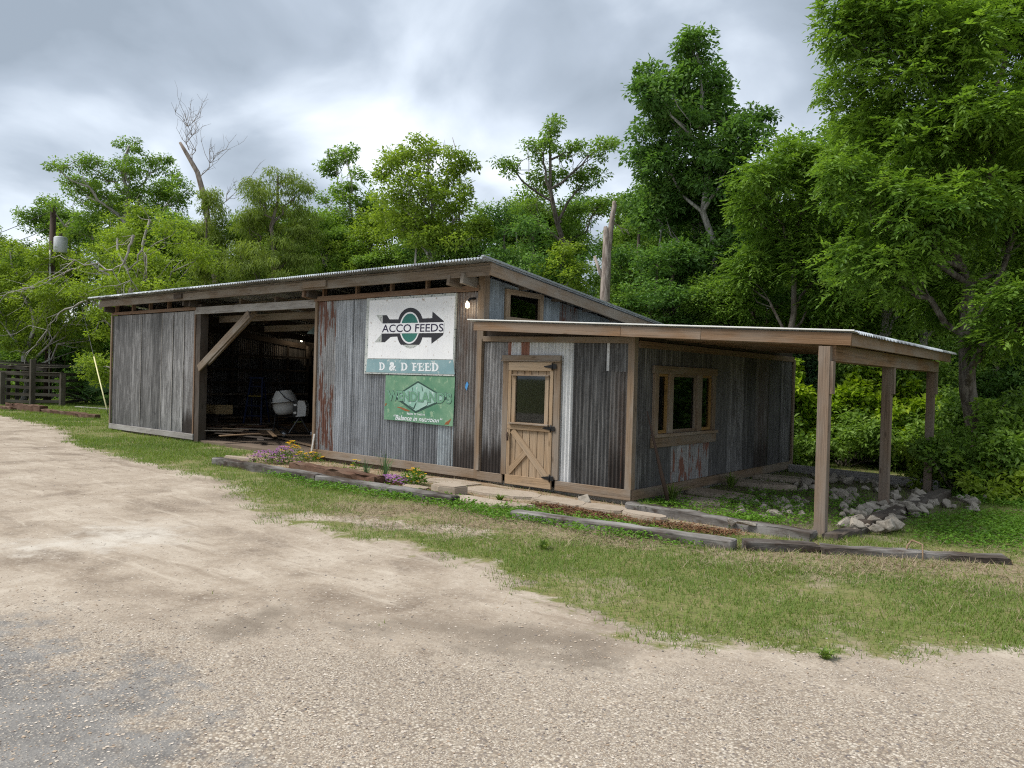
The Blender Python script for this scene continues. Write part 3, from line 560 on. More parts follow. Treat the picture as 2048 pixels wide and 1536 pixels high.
# ------------- lean-to store: side wall
ys = [(0.03, 0.42, 0.13, 2.28, DARKT), (0.42, 0.66, 0.13, 2.28, GALVD), (0.64, 2.6, 1.86, 2.28, DARKT), (0.62, 1.12, 0.13, 0.9, GALVD), (1.1, 2.64, 0.13, 0.9, RUSTG), (2.5, 3.25, 0.13, 2.28, GALVD), (3.23, 3.95, 0.13, 2.28, DARKT), (3.93, 4.5, 0.13, 2.28, DARKT), (4.48, 5.15, 0.13, 2.28, BROWNT), (5.13, 5.8, 0.13, 2.28, GALVD), (5.78, 6.42, 0.13, 2.28, DARKT)]  # darker tins picked here so the colour carries the porch shade
for y0, y1, z0, z1, m in ys: tin('tin_sheet', (-0.005+0.006*rng.random(), y0, z0), (0, 1, 0), (0, 0, 1), y1-y0+0.02, z1-z0, m, barn, phase=rng.random()*6)
B('base_board', (0.03, -0.05, 0.065), (0.03, 6.5, 0.065), 0.035, 0.15, TRIM); B('top_board', (0.03, 0.03, 2.26), (0.03, 6.45, 2.26), 0.03, 0.1, TRIMR)
B('edge_board', (0.03, 6.46, 0.14), (0.03, 6.46, 2.25), 0.04, 0.09, TRIM, (0, 1, 0))
B('light_stop_board', (-0.02, 0.0, 2.40), (-0.02, 6.46, 2.40), 0.03, 0.23, DARKW); B('light_stop_board', (-2.9, 0.0, 2.475), (-0.06, 0.0, 2.41), 0.03, 0.25, DARKW)  # added boards closing the wall-top gaps against light leaks
# triple side window
sw = B('side_window', (0.035, 0.46, 1.905), (0.035, 2.68, 1.905), 0.04, 0.12, TRIM)
board('sill_board', (0.035, 0.46, 0.80), (0.035, 2.68, 0.80), 0.04, 0.15, TRIM, sw); board('sill', (0.05, 0.5, 0.905), (0.05, 2.64, 0.905), 0.12, 0.05, TRIM, sw)
for y, wd, m in ((0.56, 0.12, TRIM), (1.02, 0.14, TRIM), (2.02, 0.16, TRIM), (2.57, 0.12, TRIM)): board('mullion', (0.03, y, 0.93), (0.03, y, 1.845), 0.05, wd, m, sw, (0, 1, 0))
for y0, y1, m in ((0.62, 0.95, AMBER), (1.09, 1.94, TRIM), (2.1, 2.51, AMBER)):
    s_ = board('sash', (0.0, y0, 1.825), (0.0, y1, 1.825), 0.04, 0.045, m, sw); board('rail', (0.0, y0, 0.955), (0.0, y1, 0.955), 0.04, 0.05, m, sw)
    for y in (y0+0.025, y1-0.025): board('stile', (0.002, y, 0.98), (0.002, y, 1.80), 0.04, 0.05, m, sw, (0, 1, 0))
    board('pane', (-0.01, y0+0.05, 1.39), (-0.01, y1-0.05, 1.39), 0.006, 0.83, GLASS, sw, bev=0)
# ------------- the half-glazed board door
dr = board('door', (-2.30, -0.045, 1.0), (-1.42, -0.045, 1.0), 0.02, 0.03, DOORW, barn)          # mid core, the boards hang on it
yd = -0.055
for i in range(6):
    x0 = -2.30+i*0.147; board('plank', (x0+0.0735, yd, 0.14), (x0+0.0735, yd, 0.96), 0.022, 0.138, DOORW, dr, (1, 0, 0)); board('plank', (x0+0.0735, yd, 1.77), (x0+0.0735, yd, 1.90), 0.022, 0.138, DOORW, dr, (1, 0, 0))
for p in (((-2.31, 1.91), (-1.41, 1.91), 0.14), ((-2.31, 0.93), (-1.41, 0.93), 0.09), ((-2.33, 0.07), (-1.40, 0.07), 0.15)): board('rail', (p[0][0], yd-0.028, p[0][1]), (p[1][0], yd-0.028, p[1][1]), 0.03, p[2], DOORW, dr)
for x in (-2.28, -1.44): board('stile', (x, yd-0.025, 0.145), (x, yd-0.025, 1.84), 0.028, 0.065, DOORW, dr, (1, 0, 0))
for x in (-2.205, -1.535): board('window_stop', (x, yd-0.012, 1.0), (x, yd-0.012, 1.77), 0.03, 0.075, DOORW, dr, (1, 0, 0))
board('window_ledge', (-2.26, yd-0.05, 0.99), (-1.46, yd-0.05, 0.99), 0.07, 0.025, TRIM, dr); board('window_ledge', (-2.23, yd-0.04, 1.765), (-1.48, yd-0.04, 1.765), 0.05, 0.02, TRIM, dr)
board('pane', (-2.165, yd, 1.385), (-1.575, yd, 1.385), 0.006, 0.75, GLASS, dr, bev=0)
board('brace', (-2.20, yd-0.026, 0.87), (-1.50, yd-0.026, 0.17), 0.026, 0.11, DOORW, dr); board('brace', (-2.27, yd-0.024, 0.19), (-1.93, yd-0.024, 0.53), 0.024, 0.10, DOORW, dr)
for z in (1.91, 0.945, 0.17):
    h = board('hinge', (-1.415, yd-0.052, z), (-1.34, yd-0.052, z), 0.008, 0.075, BLACKM, dr)
    me = mesh_from('strap', *prism([(0, -0.03), (0.0, 0.03), (-0.14, 0.010), (-0.16, 0), (-0.14, -0.010)], (-1.425, yd-0.048, z), (1, 0, 0), (0, 0, 1), 0.006), BLACKM)
    obj('hinge_strap', me, dr); tube_obj('hinge_pin', [(-1.42, yd-0.056, z-0.06), (-1.42, yd-0.056, z+0.06)], 0.011, BLACKM, dr)
tube_obj('latch', [(-2.30, yd-0.05, 0.83), (-2.285, yd-0.075, 0.80), (-2.26, yd-0.075, 0.70)], 0.014, RUSTP, dr)
B('door_jamb', (-2.37, -0.075, 0.14), (-2.37, -0.075, 1.99), 0.04, 0.11, TRIM, (1, 0, 0)); B('door_jamb', (-1.335, -0.07, 0.15), (-1.335, -0.07, 1.99), 0.04, 0.12, TRIM, (1, 0, 0))
B('door_header', (-2.45, -0.08, 2.045), (-1.27, -0.08, 2.045), 0.045, 0.085, TRIM); B('drip_cap', (-2.46, -0.09, 1.995), (-1.26, -0.09, 1.995), 0.06, 0.018, TRIM)
# ------------- porch roof, beam, posts
def pz(x): return 2.64 - 0.0472*(x+2.81)             # top of the porch roof
YF, YB, XE = -0.40, 5.55, 3.08
for y in np.arange(YF-0.03, YB, 0.6):
    tin('roof_sheet', (-2.92, y, pz(-2.92)), (0, 1, 0), (1, 0, -0.0472), min(0.64, YB+0.1-y), 6.09+rng.normal()*0.004, ROOFT, barn, lip=0.02, pitch=0.075)
B('roof_flashing', (-2.93, YF-0.035, pz(-2.93)+0.012), (XE+0.04, YF-0.035, pz(XE+0.04)+0.012), 0.035, 0.018, WHITEP)
for x0, x1 in ((-2.81, -0.02), (-0.017, 1.2), (1.203, XE)): B('fascia_board', (x0, YF, pz(x0)-0.09), (x1, YF, pz(x1)-0.09), 0.04, 0.145, PORCHW)
B('fascia_board', (XE-0.02, YF+0.022, pz(XE)-0.09), (XE-0.02, YB, pz(XE)-0.09), 0.04, 0.145, PORCHW)
for y in np.arange(YF+0.6, YB, 0.61): B('porch_rafter', (0.05, y, pz(0.05)-0.085), (XE-0.05, y, pz(XE)-0.085), 0.04, 0.13, PORCHW)
B('porch_beam', (2.72, YF+0.02, 2.115), (2.72, YB-0.03, 2.115), 0.045, 0.19, PORCHW); B('porch_beam', (2.88, YF+0.02, 2.115), (2.88, YB-0.03, 2.115), 0.045, 0.19, PORCHW)
for y, zb_ in ((-0.42, -0.12), (2.45, -0.12), (5.45, -0.12)):
    B('porch_post', (2.80, y, zb_), (2.80, y, 2.19), 0.11, 0.13, POSTW, (1, 0, 0)); B('post_block', (2.88, y, 1.63), (2.88, y, 2.015), 0.09, 0.045, POSTW, (1, 0, 0))
B('porch_sill', (0.06, 6.3, 0.0), (2.95, 5.62, 0.02), 0.12, 0.17, GREYW, rough=0.004, seed=9)
o = obj('porch_deck_lining', mesh_from('porch_deck', *prism([(0.05, pz(0.05)-0.017), (3.04, pz(3.04)-0.017), (3.04, pz(3.04)-0.021), (0.05, pz(0.05)-0.021)], (0, YB-0.02, 0), (1, 0, 0), (0, 0, 1), YB-YF-0.06), PORCHW), barn)

# ------------------------------------------------------------------ signs on the front wall
def paint(name, c1, c2, chip, camt=0.5, scale=9.0, rough=0.5, see=False):
    """old sign paint; chips show the bare metal (or, see=True, the layer underneath)"""
    b = NB(name); v = b.coord(); n = b.noise(v, 2.0, 5, 0.6); m = b.noise(v, scale, 6, 0.7, 0.3); st = b.noise(b.mapv(v, (14, 1, 1.2)), 1.5, 5, 0.6)
    col = b.mix(b.ss(n, 0.3, 0.7), c1, c2); col = b.mix(b.ss(st, 0.5, 0.75, 0, 0.35), col, tuple(c*0.75 for c in c2))
    lim = 0.74-0.2*camt; k = b.ss(m, lim, lim+0.04)
    if see:
        p = b.bsdf(col, rough); t = b.N.new('ShaderNodeBsdfTransparent'); x = b.N.new('ShaderNodeMixShader')
        b.L.new(k, x.inputs[0]); b.L.new(p, x.inputs[1]); b.L.new(t.outputs[0], x.inputs[2]); return b.done(x.outputs[0])
    return b.done(b.bsdf(b.mix(k, col, chip), rough, 0, b.bump(m, 0.15, 0.002)))
S_WHITE = paint('sign_white', (0.78, 0.79, 0.8), (0.72, 0.73, 0.75), (0.38, 0.31, 0.26), 0.66, 11)
S_TEAL = paint('sign_teal', (0.16, 0.28, 0.31), (0.24, 0.36, 0.38), (0.48, 0.53, 0.52), 0.72, 9)
S_EDGE = paint('sign_flaking_edge', (0.5, 0.52, 0.5), (0.4, 0.42, 0.4), (0.06, 0.09, 0.09), 0.9, 26)
S_BLACK = paint('sign_black', (0.022, 0.022, 0.03), (0.03, 0.03, 0.036), (0.4, 0.38, 0.36), 0.32, 11, see=True)
S_BWHITE = paint('sign_band_white', (0.76, 0.77, 0.79), (0.72, 0.73, 0.75), (0.4, 0.36, 0.33), 0.25)
S_DKGRN = paint('sign_dark_green', (0.02, 0.13, 0.11), (0.035, 0.17, 0.14), (0.5, 0.55, 0.52), 0.38, 16)
S_NAVY = paint('sign_navy', (0.025, 0.02, 0.06), (0.03, 0.025, 0.05), (0.4, 0.38, 0.36), 0.15, 10, see=True)
S_LETW = paint('sign_letter_white', (0.72, 0.75, 0.77), (0.62, 0.66, 0.68), (0.4, 0.5, 0.5), 0.85, 14, see=True)
S_GREEN = paint('sign_green', (0.07, 0.2, 0.12), (0.17, 0.3, 0.19), (0.22, 0.34, 0.22), 0.85, 7)
S_PALEG = paint('sign_pale_green', (0.36, 0.5, 0.45), (0.2, 0.38, 0.3), (0.58, 0.63, 0.62), 0.7, 9)
S_OUTL = paint('sign_outline', (0.02, 0.055, 0.045), (0.03, 0.07, 0.055), (0.1, 0.25, 0.17), 0.4, 12, see=True)
S_MIDG = paint('sign_mid_green', (0.08, 0.23, 0.14), (0.14, 0.29, 0.18), (0.34, 0.46, 0.36), 0.6, 16)
S_RUST = paint('sign_rust', (0.22, 0.075, 0.025), (0.3, 0.12, 0.045), (0.12, 0.05, 0.02), 0.6, 20)
def crop_a(cx, cy): return 725+cx*195/1664, 580+cy*180/1536          # close-up of the white sign to picture
def crop_w(cx, cy): return 765+cx*150/2003, 745+cy*115/1536          # close-up of the green sign to picture
def slab(name, pts, crop, y, mat, parent, th=0.002):
    P = [on_y(*crop(*p), y) for p in pts]; k = len(P)
    V = [tuple(p) for p in P] + [(p[0], y-th, p[2]) for p in P]
    F = [tuple(range(k)), tuple(range(2*k-1, k-1, -1))] + [(i, k+i, k+(i+1) % k, (i+1) % k) for i in range(k)]
    o0 = P[0]; V = [(a-o0[0], b_-o0[1], c-o0[2]) for a, b_, c in V]
    me = mesh_from(name, V, F, mat); bm = bmesh.new(); bm.from_mesh(me); bmesh.ops.recalc_face_normals(bm, faces=bm.faces[:]); bm.to_mesh(me); bm.free()
    return obj(name, me, parent, Matrix.Translation(Vector(o0)))
def ellipse(cx, cy, rx, ry, n=40, a0=0, a1=360, slant=0.0):
    return [(cx+rx*math.cos(math.radians(a)) + slant*ry*math.sin(math.radians(a)), cy-ry*math.sin(math.radians(a))) for a in np.linspace(a0, a1, n+1)[:n if a1-a0 >= 360 else n+1]]
def lettering(name, body, quad, crop, y, mat, parent, shear=0.0, offset=0.0, th=0.0015):
    """flat lettering stretched into the quad bl, br, tr, tl (close-up coordinates)"""
    cu = bpy.data.curves.new('letters', 'FONT'); cu.body = body; cu.size = 1.0; cu.shear = shear; cu.offset = offset; cu.resolution_u = 3
    t = bpy.data.objects.new('letters', cu); COL.objects.link(t); dg = bpy.context.evaluated_depsgraph_get(); dg.update()
    me = bpy.data.meshes.new_from_object(t.evaluated_get(dg)); bpy.data.objects.remove(t)
    co = np.array([v.co[:] for v in me.vertices]); lo, hi = co.min(0)+offset, co.max(0)-offset; uv = (co-lo)[:, :2]/(hi-lo)[:2]
    Q = [on_y(*crop(*p), y) for p in quad]; P = np.array([(1-u)*(1-v)*Q[0]+u*(1-v)*Q[1]+u*v*Q[2]+(1-u)*v*Q[3] for u, v in uv])
    P[:, 1] = y-th; o0 = P[0].copy(); me.vertices.foreach_set('co', (P-o0).astype(np.float32).ravel()); me.materials.clear(); me.materials.append(mat); me.update()
    return obj(name, me, parent, Matrix.Translation(Vector(o0)))
y0 = -0.075
sg = thing('feed_sign', (-4.78, -0.06, 1.72), 'weathered white ACCO FEEDS sign with arrow emblem and teal D & D FEED strip', 'sign')
slab('backing', [(100, 148), (1625, 52), (1580, 1470), (50, 1425)], crop_a, y0+0.035, S_EDGE, sg, 0.035)
slab('white_panel', [(125, 182), (1583, 98), (1545, 1185), (92, 1165)], crop_a, y0-0.001, S_WHITE, sg, 0.006)
slab('teal_panel', [(80, 1178), (1548, 1198), (1575, 1440), (62, 1400)], crop_a, y0-0.001, S_TEAL, sg, 0.003)
ya = y0-0.0075
slab('worn_tail', [(232, 430), (340, 425), (335, 572)], crop_a, ya, S_EDGE, sg); slab('worn_tail', [(330, 745), (325, 890), (205, 890)], crop_a, ya, S_EDGE, sg)
slab('worn_ring', ellipse(815, 650, 230, 345, 16, 228, 318), crop_a, ya, S_EDGE, sg, 0.001)
slab('arrow', [(343, 570), (345, 430), (415, 428), (462, 502), (640, 500), (640, 565)], crop_a, ya, S_BLACK, sg)
slab('arrow', [(1000, 488), (1190, 480), (1196, 368), (1388, 530), (1388, 545), (960, 560)], crop_a, ya, S_BLACK, sg)
slab('arrow', [(330, 745), (660, 742), (640, 790), (480, 800), (380, 890), (325, 890)], crop_a, ya, S_BLACK, sg)
slab('arrow', [(960, 738), (1380, 735), (1375, 768), (1178, 915), (1175, 810), (990, 808)], crop_a, ya, S_BLACK, sg)
slab('ring', ellipse(818, 565, 212, 262, 30, -4, 184, 0.02), crop_a, ya-0.0022, S_BLACK, sg, 0.0015)
slab('ring', ellipse(808, 735, 220, 225, 30, 176, 364) , crop_a, ya-0.0024, S_BLACK, sg, 0.0015) if False else slab('ring', [p for p in ellipse(808, 738, 218, 275, 60, 180, 360) if p[1] < 935], crop_a, ya-0.0024, S_BLACK, sg, 0.0015)
slab('inner_ring', ellipse(805, 645, 170, 272, 44, slant=0.03), crop_a, ya-0.0045, S_BWHITE, sg, 0.001)
slab('oval', ellipse(805, 645, 148, 244, 44, slant=0.03), crop_a, ya-0.006, S_DKGRN, sg, 0.001)
slab('name_band', [(330, 575), (1390, 548), (1382, 733), (315, 743)], crop_a, ya-0.0075, S_BWHITE, sg, 0.001)
lettering('lettering', 'ACCO FEEDS', [(332, 722), (1376, 708), (1382, 575), (340, 592)], crop_a, ya-0.0085, S_NAVY, sg, offset=0.012)
# slab serif letters of the lower strip
def slab_glyph(ch, x0, x1, yb0, yt0, y):
    W = x1-x0; H = yb0-yt0; X = lambda u: x0+u*W; Y = lambda v: yb0-v*H; s = 0.13
    R = lambda a, b, c, d: [(X(a), Y(c)), (X(b), Y(c)), (X(b), Y(d)), (X(a), Y(d))]
    if ch == 'D':
        P = [R(0.1, 0.36, 0, 1), R(0, 0.5, 0, s), R(0, 0.5, 1-s, 1)]
        oa = [(X(0.42+0.56*math.sin(t)), Y(0.5-0.5*math.cos(t))) for t in np.linspace(0, math.pi, 14)]; ia = [(X(0.42+0.28*math.sin(t)), Y(0.5-0.36*math.cos(t))) for t in np.linspace(math.pi, 0, 14)]
        P.append(oa+ia)
    elif ch in 'EF':
        P = [R(0.1, 0.38, 0, 1), R(0, 0.55, 0, s), R(0, 0.95, 1-s*1.2, 1), R(0.82, 0.95, 0.68, 0.9), R(0.36, 0.68, 0.46, 0.58), R(0.62, 0.72, 0.36, 0.68)]
        if ch == 'E': P += [R(0.3, 1.0, 0.004, s*1.2), R(0.87, 1.0, 0.1, 0.34)]
    for i, p in enumerate(P): slab('letter', p, crop_a, y-0.0004*i, S_LETW, sg, 0.0003)
for ch, a, b_, dy in (('D', 283, 383, 0), ('D', 655, 770, 8), ('F', 848, 950, 14), ('E', 952, 1052, 16), ('E', 1062, 1170, 18), ('D', 1180, 1300, 20)): slab_glyph(ch, a, b_, 1368+dy, 1236+dy*0.5, y0-0.0045)
lettering('lettering', '&', [(460, 1370), (572, 1372), (572, 1238), (460, 1236)], crop_a, y0-0.006, S_LETW, sg, offset=0.05)
# the green sign
gs = thing('dairy_feed_sign', (-4.48, -0.06, 0.85), "dented green WENDLAND'S sign with black diamond and Balance in nutrition lettering", 'sign')
yg = -0.058
slab('panel', [(95, 70), (700, 82), (1300, 92), (1940, 105), (1925, 500), (1905, 1000), (1880, 1440), (1200, 1370), (600, 1300), (45, 1250), (70, 700)], crop_w, yg, S_GREEN, gs, 0.006)
slab('diamond_border', [(950, 225), (1735, 705), (885, 1085), (285, 650)], crop_w, yg-0.0065, S_OUTL, gs, 0.001)
slab('diamond', [(950, 275), (1660, 690), (885, 1030), (370, 640)], crop_w, yg-0.008, S_PALEG, gs, 0.001)
for p in ([(785, 400), (805, 400), (800, 500), (792, 500)], [(1040, 370), (1060, 380), (1085, 505), (1068, 505)], [(890, 800), (910, 800), (850, 970), (825, 975), (700, 885), (705, 875), (825, 945)], [(1000, 970), (1175, 880), (1200, 795), (1212, 800), (1190, 890), (1005, 985)], [(1250, 485), (1270, 500), (1260, 525)]): slab('monogram_stroke', p, crop_w, yg-0.0095, S_OUTL, gs, 0.0006)
q = [(148, 733), (1822, 822), (1838, 563), (133, 478)]
lettering('lettering', "WENDLAND'S", q, crop_w, yg-0.0105, S_OUTL, gs, offset=0.055, th=0.0004)
lettering('lettering', "WENDLAND'S", q, crop_w, yg-0.0115, S_PALEG, gs, offset=0.034, th=0.0004)
lettering('lettering', "WENDLAND'S", q, crop_w, yg-0.0125, S_MIDG, gs, offset=0.012, th=0.0004)
lettering('lettering', 'FEED IT WITH', [(655, 1125), (1125, 1155), (1125, 1110), (660, 1075)], crop_w, yg-0.0068, S_LETW, gs, offset=0.02)
lettering('lettering', '\u201cBalance in nutrition\u201d', [(300, 1255), (1590, 1345), (1600, 1230), (300, 1120)], crop_w, yg-0.0068, S_LETW, gs, shear=0.3, offset=0.016)
slab('rust_patch', [(380, 915), (480, 920), (620, 970), (750, 1030), (690, 1040), (600, 1025), (480, 960), (400, 935)], crop_w, yg-0.0068, S_RUST, gs, 0.0008)
slab('rust_patch', [(1650, 1390), (1700, 1320), (1760, 1290), (1830, 1225), (1815, 1290), (1760, 1390)], crop_w, yg-0.0068, S_RUST, gs, 0.0008)
slab('rust_patch', [(60, 900), (75, 830), (115, 815), (100, 870)], crop_w, yg-0.0068, S_RUST, gs, 0.0008)
q = on_y(934, 772, -0.03); tp = obj('tape_scrap', mesh_from('tape', *prism([(0, 0.08), (0.035, 0.03), (0.01, -0.03), (0.0, -0.08), (-0.04, -0.03), (-0.03, 0.03)], (0, 0, 0), (1, 0, 0), (0, 0, 1), 0.002), TAPE), None, Matrix.Translation(Vector((q[0], -0.03, q[2]))))
tag(tp, 'small scrap of blue tape stuck to the brown tin wall right of the signs', 'tape')
# ------------------------------------------------------------------ lamps
def bulb_lamp(name, p, label, parts, power):
    t = thing(name, p, label, 'lamp', 'bare lit bulbs on the barn')
    V, F = lathe([(0.001, -0.045), (0.024, -0.04), (0.036, -0.018), (0.038, 0.005), (0.031, 0.032), (0.02, 0.06), (0.017, 0.075)], 14)
    obj('bulb', mesh_from('bulb', V, F, BULB, True), t, Matrix.Translation(Vector(p)))
    for n, pts, r in parts: tube_obj(n, pts, r, BLACKM, t)
    ld = bpy.data.lights.new(name+'_light', 'POINT'); ld.energy = power; ld.color = (1, 0.8, 0.55); ld.shadow_soft_size = 0.045
    lo = bpy.data.objects.new('glow', ld); link(lo, t, Matrix.Translation(Vector((p[0], p[1]-0.01, p[2]-0.09))))
p = on_y(935, 611, -0.16)
bulb_lamp('wall_bulb', p, 'lit round bulb on a short angled holder beside the white sign', [('holder', [p+np.array([0, 0, 0.06]), p+np.array([0.02, 0.05, 0.12]), np.array([p[0]+0.05, -0.02, p[2]+0.13])], 0.022)], 0.4)
p = on_y(603, 681, 5.85)
bulb_lamp('hanging_bulb', p, 'lit bare bulb hanging inside the dark open bay', [('cord', [p+np.array([0, 0, 0.07]), np.array([p[0], p[1], roof_z(p[1])-0.1])], 0.012)], 2.0)
p = on_y(629, 664, 0.8); ls = thing('pendant_lamp', p, 'unlit enamel dome lamp hanging just inside the bay by its right edge', 'lamp')
V, F = lathe([(0.16, -0.05), (0.15, -0.02), (0.1, 0.04), (0.05, 0.07), (0.03, 0.12), (0.001, 0.13)], 18); obj('shade', mesh_from('shade', V, F, ENAMEL, True), ls, Matrix.Translation(Vector(p)))
tube_obj('cord', [p+np.array([0, 0, 0.12]), np.array([p[0], p[1], roof_z(0.8)-0.1])], 0.008, BLACKM, ls)

# ------------------------------------------------------------------ things in the open bay
mp = (on_z(560, 877, 0.0)+on_z(606, 873, 0.0))/2; mp[2] = 0
mixer = thing('cement_mixer', mp, 'grey cement mixer on a small wheeled stand in the open bay', 'cement mixer', rz=YAW)
MM = WMAT[mixer.name]
def mput(name, vf, mat, smooth=False, L_=Matrix.Identity(4), parent=mixer): return obj(name, mesh_from(name, *vf, mat, smooth), parent, MM @ L_)
TD = Matrix.Translation((-0.17, 0, 0.62)) @ Matrix.Rotation(math.radians(-7), 4, 'Y')
dm = mput('drum', lathe([(0.001, -0.03), (0.19, -0.02), (0.27, 0.05), (0.305, 0.16), (0.31, 0.3), (0.335, 0.3), (0.335, 0.335), (0.31, 0.335), (0.305, 0.42), (0.2, 0.6), (0.19, 0.61), (0.17, 0.6), (0.26, 0.42), (0.28, 0.2), (0.1, 0.05)], 28), DRUMM, True, TD)
mput('ring_gear', lathe([(0.34, 0.29), (0.345, 0.29), (0.345, 0.305), (0.34, 0.305)], 28), BLACKM, False, TD, dm)
mput('motor_housing', prism([(-0.13, -0.25), (0.12, -0.22), (0.14, 0.02), (0.08, 0.16), (-0.06, 0.18), (-0.13, 0.1)], (0.27, 0.12, 0.8), (1, 0, 0), (0, 0, 1), 0.3), DRUMM)
hs = mput('switch_panel', boxvf((0.12, -0.17, 0.78), (0.11, 0.04, 0.38)), BLACKM)
for z in (0.86, 0.66): mput('sticker', boxvf((0.12, -0.193, z), (0.07, 0.004, 0.05)), STICKER, parent=hs)
hw = []
for k in range(24):
    a, b_ = 2*math.pi*k/24, 2*math.pi*(k+1)/24; hw.append(tube([(-0.5, 0.28*math.cos(a), 0.82+0.28*math.sin(a)), (-0.5, 0.28*math.cos(b_), 0.82+0.28*math.sin(b_))], 0.012, 5))
for k in range(3):
    a = 2*math.pi*k/3; hw.append(tube([(-0.5, 0, 0.82), (-0.5, 0.28*math.cos(a), 0.82+0.28*math.sin(a))], 0.01, 5))
mput('tilt_wheel', join(hw), BLACKM)
mput('yoke', join([tube([(-0.5, 0, 0.82), (-0.42, 0, 0.72), (-0.3, 0, 0.56), (0.1, 0, 0.55), (0.2, 0, 0.75)], 0.03, 6)]), BLACKM)
mput('strap', tube([(-0.3, -0.19, 1.22), (-0.12, -0.33, 1.06), (0.1, -0.25, 0.92)], 0.012, 5), BLACKM)
fr = [((-0.42, -0.25, 0), (-0.42, -0.05, 0.6)), ((-0.42, 0.25, 0), (-0.42, 0.05, 0.6)), ((-0.55, 0, 0.56), (0.25, 0, 0.53)), ((0.2, 0, 0.55), (-0.02, -0.22, 0.12)), ((0.2, 0, 0.55), (0.40, 0.2, 0.12)), ((-0.02, -0.22, 0.12), (0.40, 0.2, 0.12)), ((-0.42, 0, 0.3), (0.19, 0, 0.12))]
for a, b_ in fr: mput('stand_tube', tube([a, b_], 0.018, 6), STEEL if a[0] > 0 else BLACKM)
for x, y in ((-0.12, -0.3), (0.46, 0.28)):
    WT = Matrix.Translation((x, y, 0.10)) @ Matrix.Rotation(math.pi/2, 4, 'X')
    wl = mput('wheel', lathe([(0.05, -0.03), (0.09, -0.04), (0.105, -0.02), (0.105, 0.02), (0.09, 0.04), (0.05, 0.03)], 18), RUBBER, True, WT); mput('rim', lathe([(0.001, 0.034), (0.05, 0.034), (0.056, 0.02), (0.056, -0.02), (0.05, -0.034), (0.001, -0.034)], 14), TRANSF, True, WT, wl)
# step ladder
lp_ = (on_z(495, 862, 0.0)+on_z(525, 862, 0.0))/2; lp_[2] = 0
lad = thing('step_ladder', lp_, 'blue fibreglass step ladder standing open in the dark bay', 'ladder', rz=YAW); LM = WMAT[lad.name]
for s in (-1, 1):
    obj('stile', mesh_from('stile', *tube([(s*0.26, -0.3, 0), (s*0.16, 0.05, 1.5)], 0.032, 4), BLUEP), lad, LM); obj('rear_leg', mesh_from('rear_leg', *tube([(s*0.27, 0.55, 0), (s*0.17, 0.12, 1.46)], 0.025, 4), BLUEP), lad, LM)
    obj('foot', mesh_from('foot', *boxvf((s*0.26, -0.3, 0.06), (0.09, 0.1, 0.12)), YELP), lad, LM)
for i in range(5):
    t_ = (i+0.6)/5.4; obj('step', mesh_from('step', *boxvf((0, -0.3+0.35*t_, 1.5*t_), (0.5-0.2*t_, 0.09, 0.03)), YELP if i in (0, 3) else BLUEP), lad, LM)
obj('top_cap', mesh_from('top_cap', *boxvf((0, 0.07, 1.52), (0.42, 0.2, 0.05)), BLUEP), lad, LM)
# scrap boards on the floor
for i in range(64):
    px, py = rng.uniform(408, 560), rng.uniform(846, 886)
    p = on_z(px, py, 0.03); Lb = rng.uniform(0.6, 1.9); a = rng.normal()*0.5 + (0.75 if i % 3 else 2.2); d = np.array([math.cos(a), math.sin(a), rng.normal()*0.03])*Lb/2
    if p[1] < 0.35 or p[0] < -16: continue
    z = 0.015+0.03*(i % 9)+abs(d[2]); p[2] = z
    wd = rng.choice([0.09, 0.14, 0.2, 0.3], p=[.4, .3, .2, .1]); o = board('scrap_board', p-d, p+d, wd, 0.02, [LUMB, DARKW, BEAMW, ROTW, LUMB][i % 5], None)
    tag(o, 'loose scrap board in the jumbled pile on the floor of the open bay', 'board', 'scrap boards in the open bay')
p = on_z(428, 862, 0.02); o = board('plywood_offcut', p+np.array([-.5, -.1, 0.13]), p+np.array([.5, .25, 0.2]), 0.75, 0.015, LUMB); tag(o, 'wide plywood offcut tilted at the left of the scrap pile', 'plywood')
p = on_z(534, 868, 0.1); o = board('plywood_offcut', p+np.array([-.45, .25, 0.12]), p+np.array([.4, -.1, 0.0]), 0.5, 0.015, LUMB); tag(o, 'plywood offcut lying sloped in front of the ladder', 'plywood')
p = on_y(421, 836, 1.6); cb = thing('wooden_box', (p[0], 1.6, 0.0), 'fresh yellow pine box raised above the scrap pile', 'box')
board('front', (p[0]-0.42, 1.6, 0.62), (p[0]+0.25, 1.6, 0.62), 0.02, 0.26, FRESH, cb); board('side', (p[0]+0.26, 1.6, 0.62), (p[0]+0.45, 2.0, 0.62), 0.02, 0.26, FRESH, cb); board('support', (p[0]-0.1, 1.75, 0), (p[0]-0.1, 1.75, 0.5), 0.1, 0.3, DARKW, cb, (1, 0, 0))
a, b_ = on_z(560, 878, 0.0), on_z(640, 898, 0.0); o = board('long_board', a+np.array([0, 0, .03]), b_+np.array([0, 0, .03]), 0.12, 0.025, LUMB); tag(o, 'long tan board lying across the mouth of the bay', 'board')
a = on_y(622, 909, -0.14); b_ = on_y(629, 868, -0.11); o = board('leaning_lath', a, b_, 0.03, 0.03, WHITEP); tag(o, 'short white lath leaning at the right edge of the open bay', 'lath')
a = on_z(1337, 1008); b_ = on_x(1294, 822, 0.09); st = obj('walking_stick', mesh_from('stick', *tube([Vector(a)-Vector(a), (Vector(b_)-Vector(a))*0.3, (Vector(b_)-Vector(a))*0.55, Vector(b_)-Vector(a)], [0.03, 0.032, 0.022, 0.008], 8), RUSTP, True), None, Matrix.Translation(Vector(a)))
tag(st, 'thin tapering dark pole leaning on the wall below the side window', 'pole')

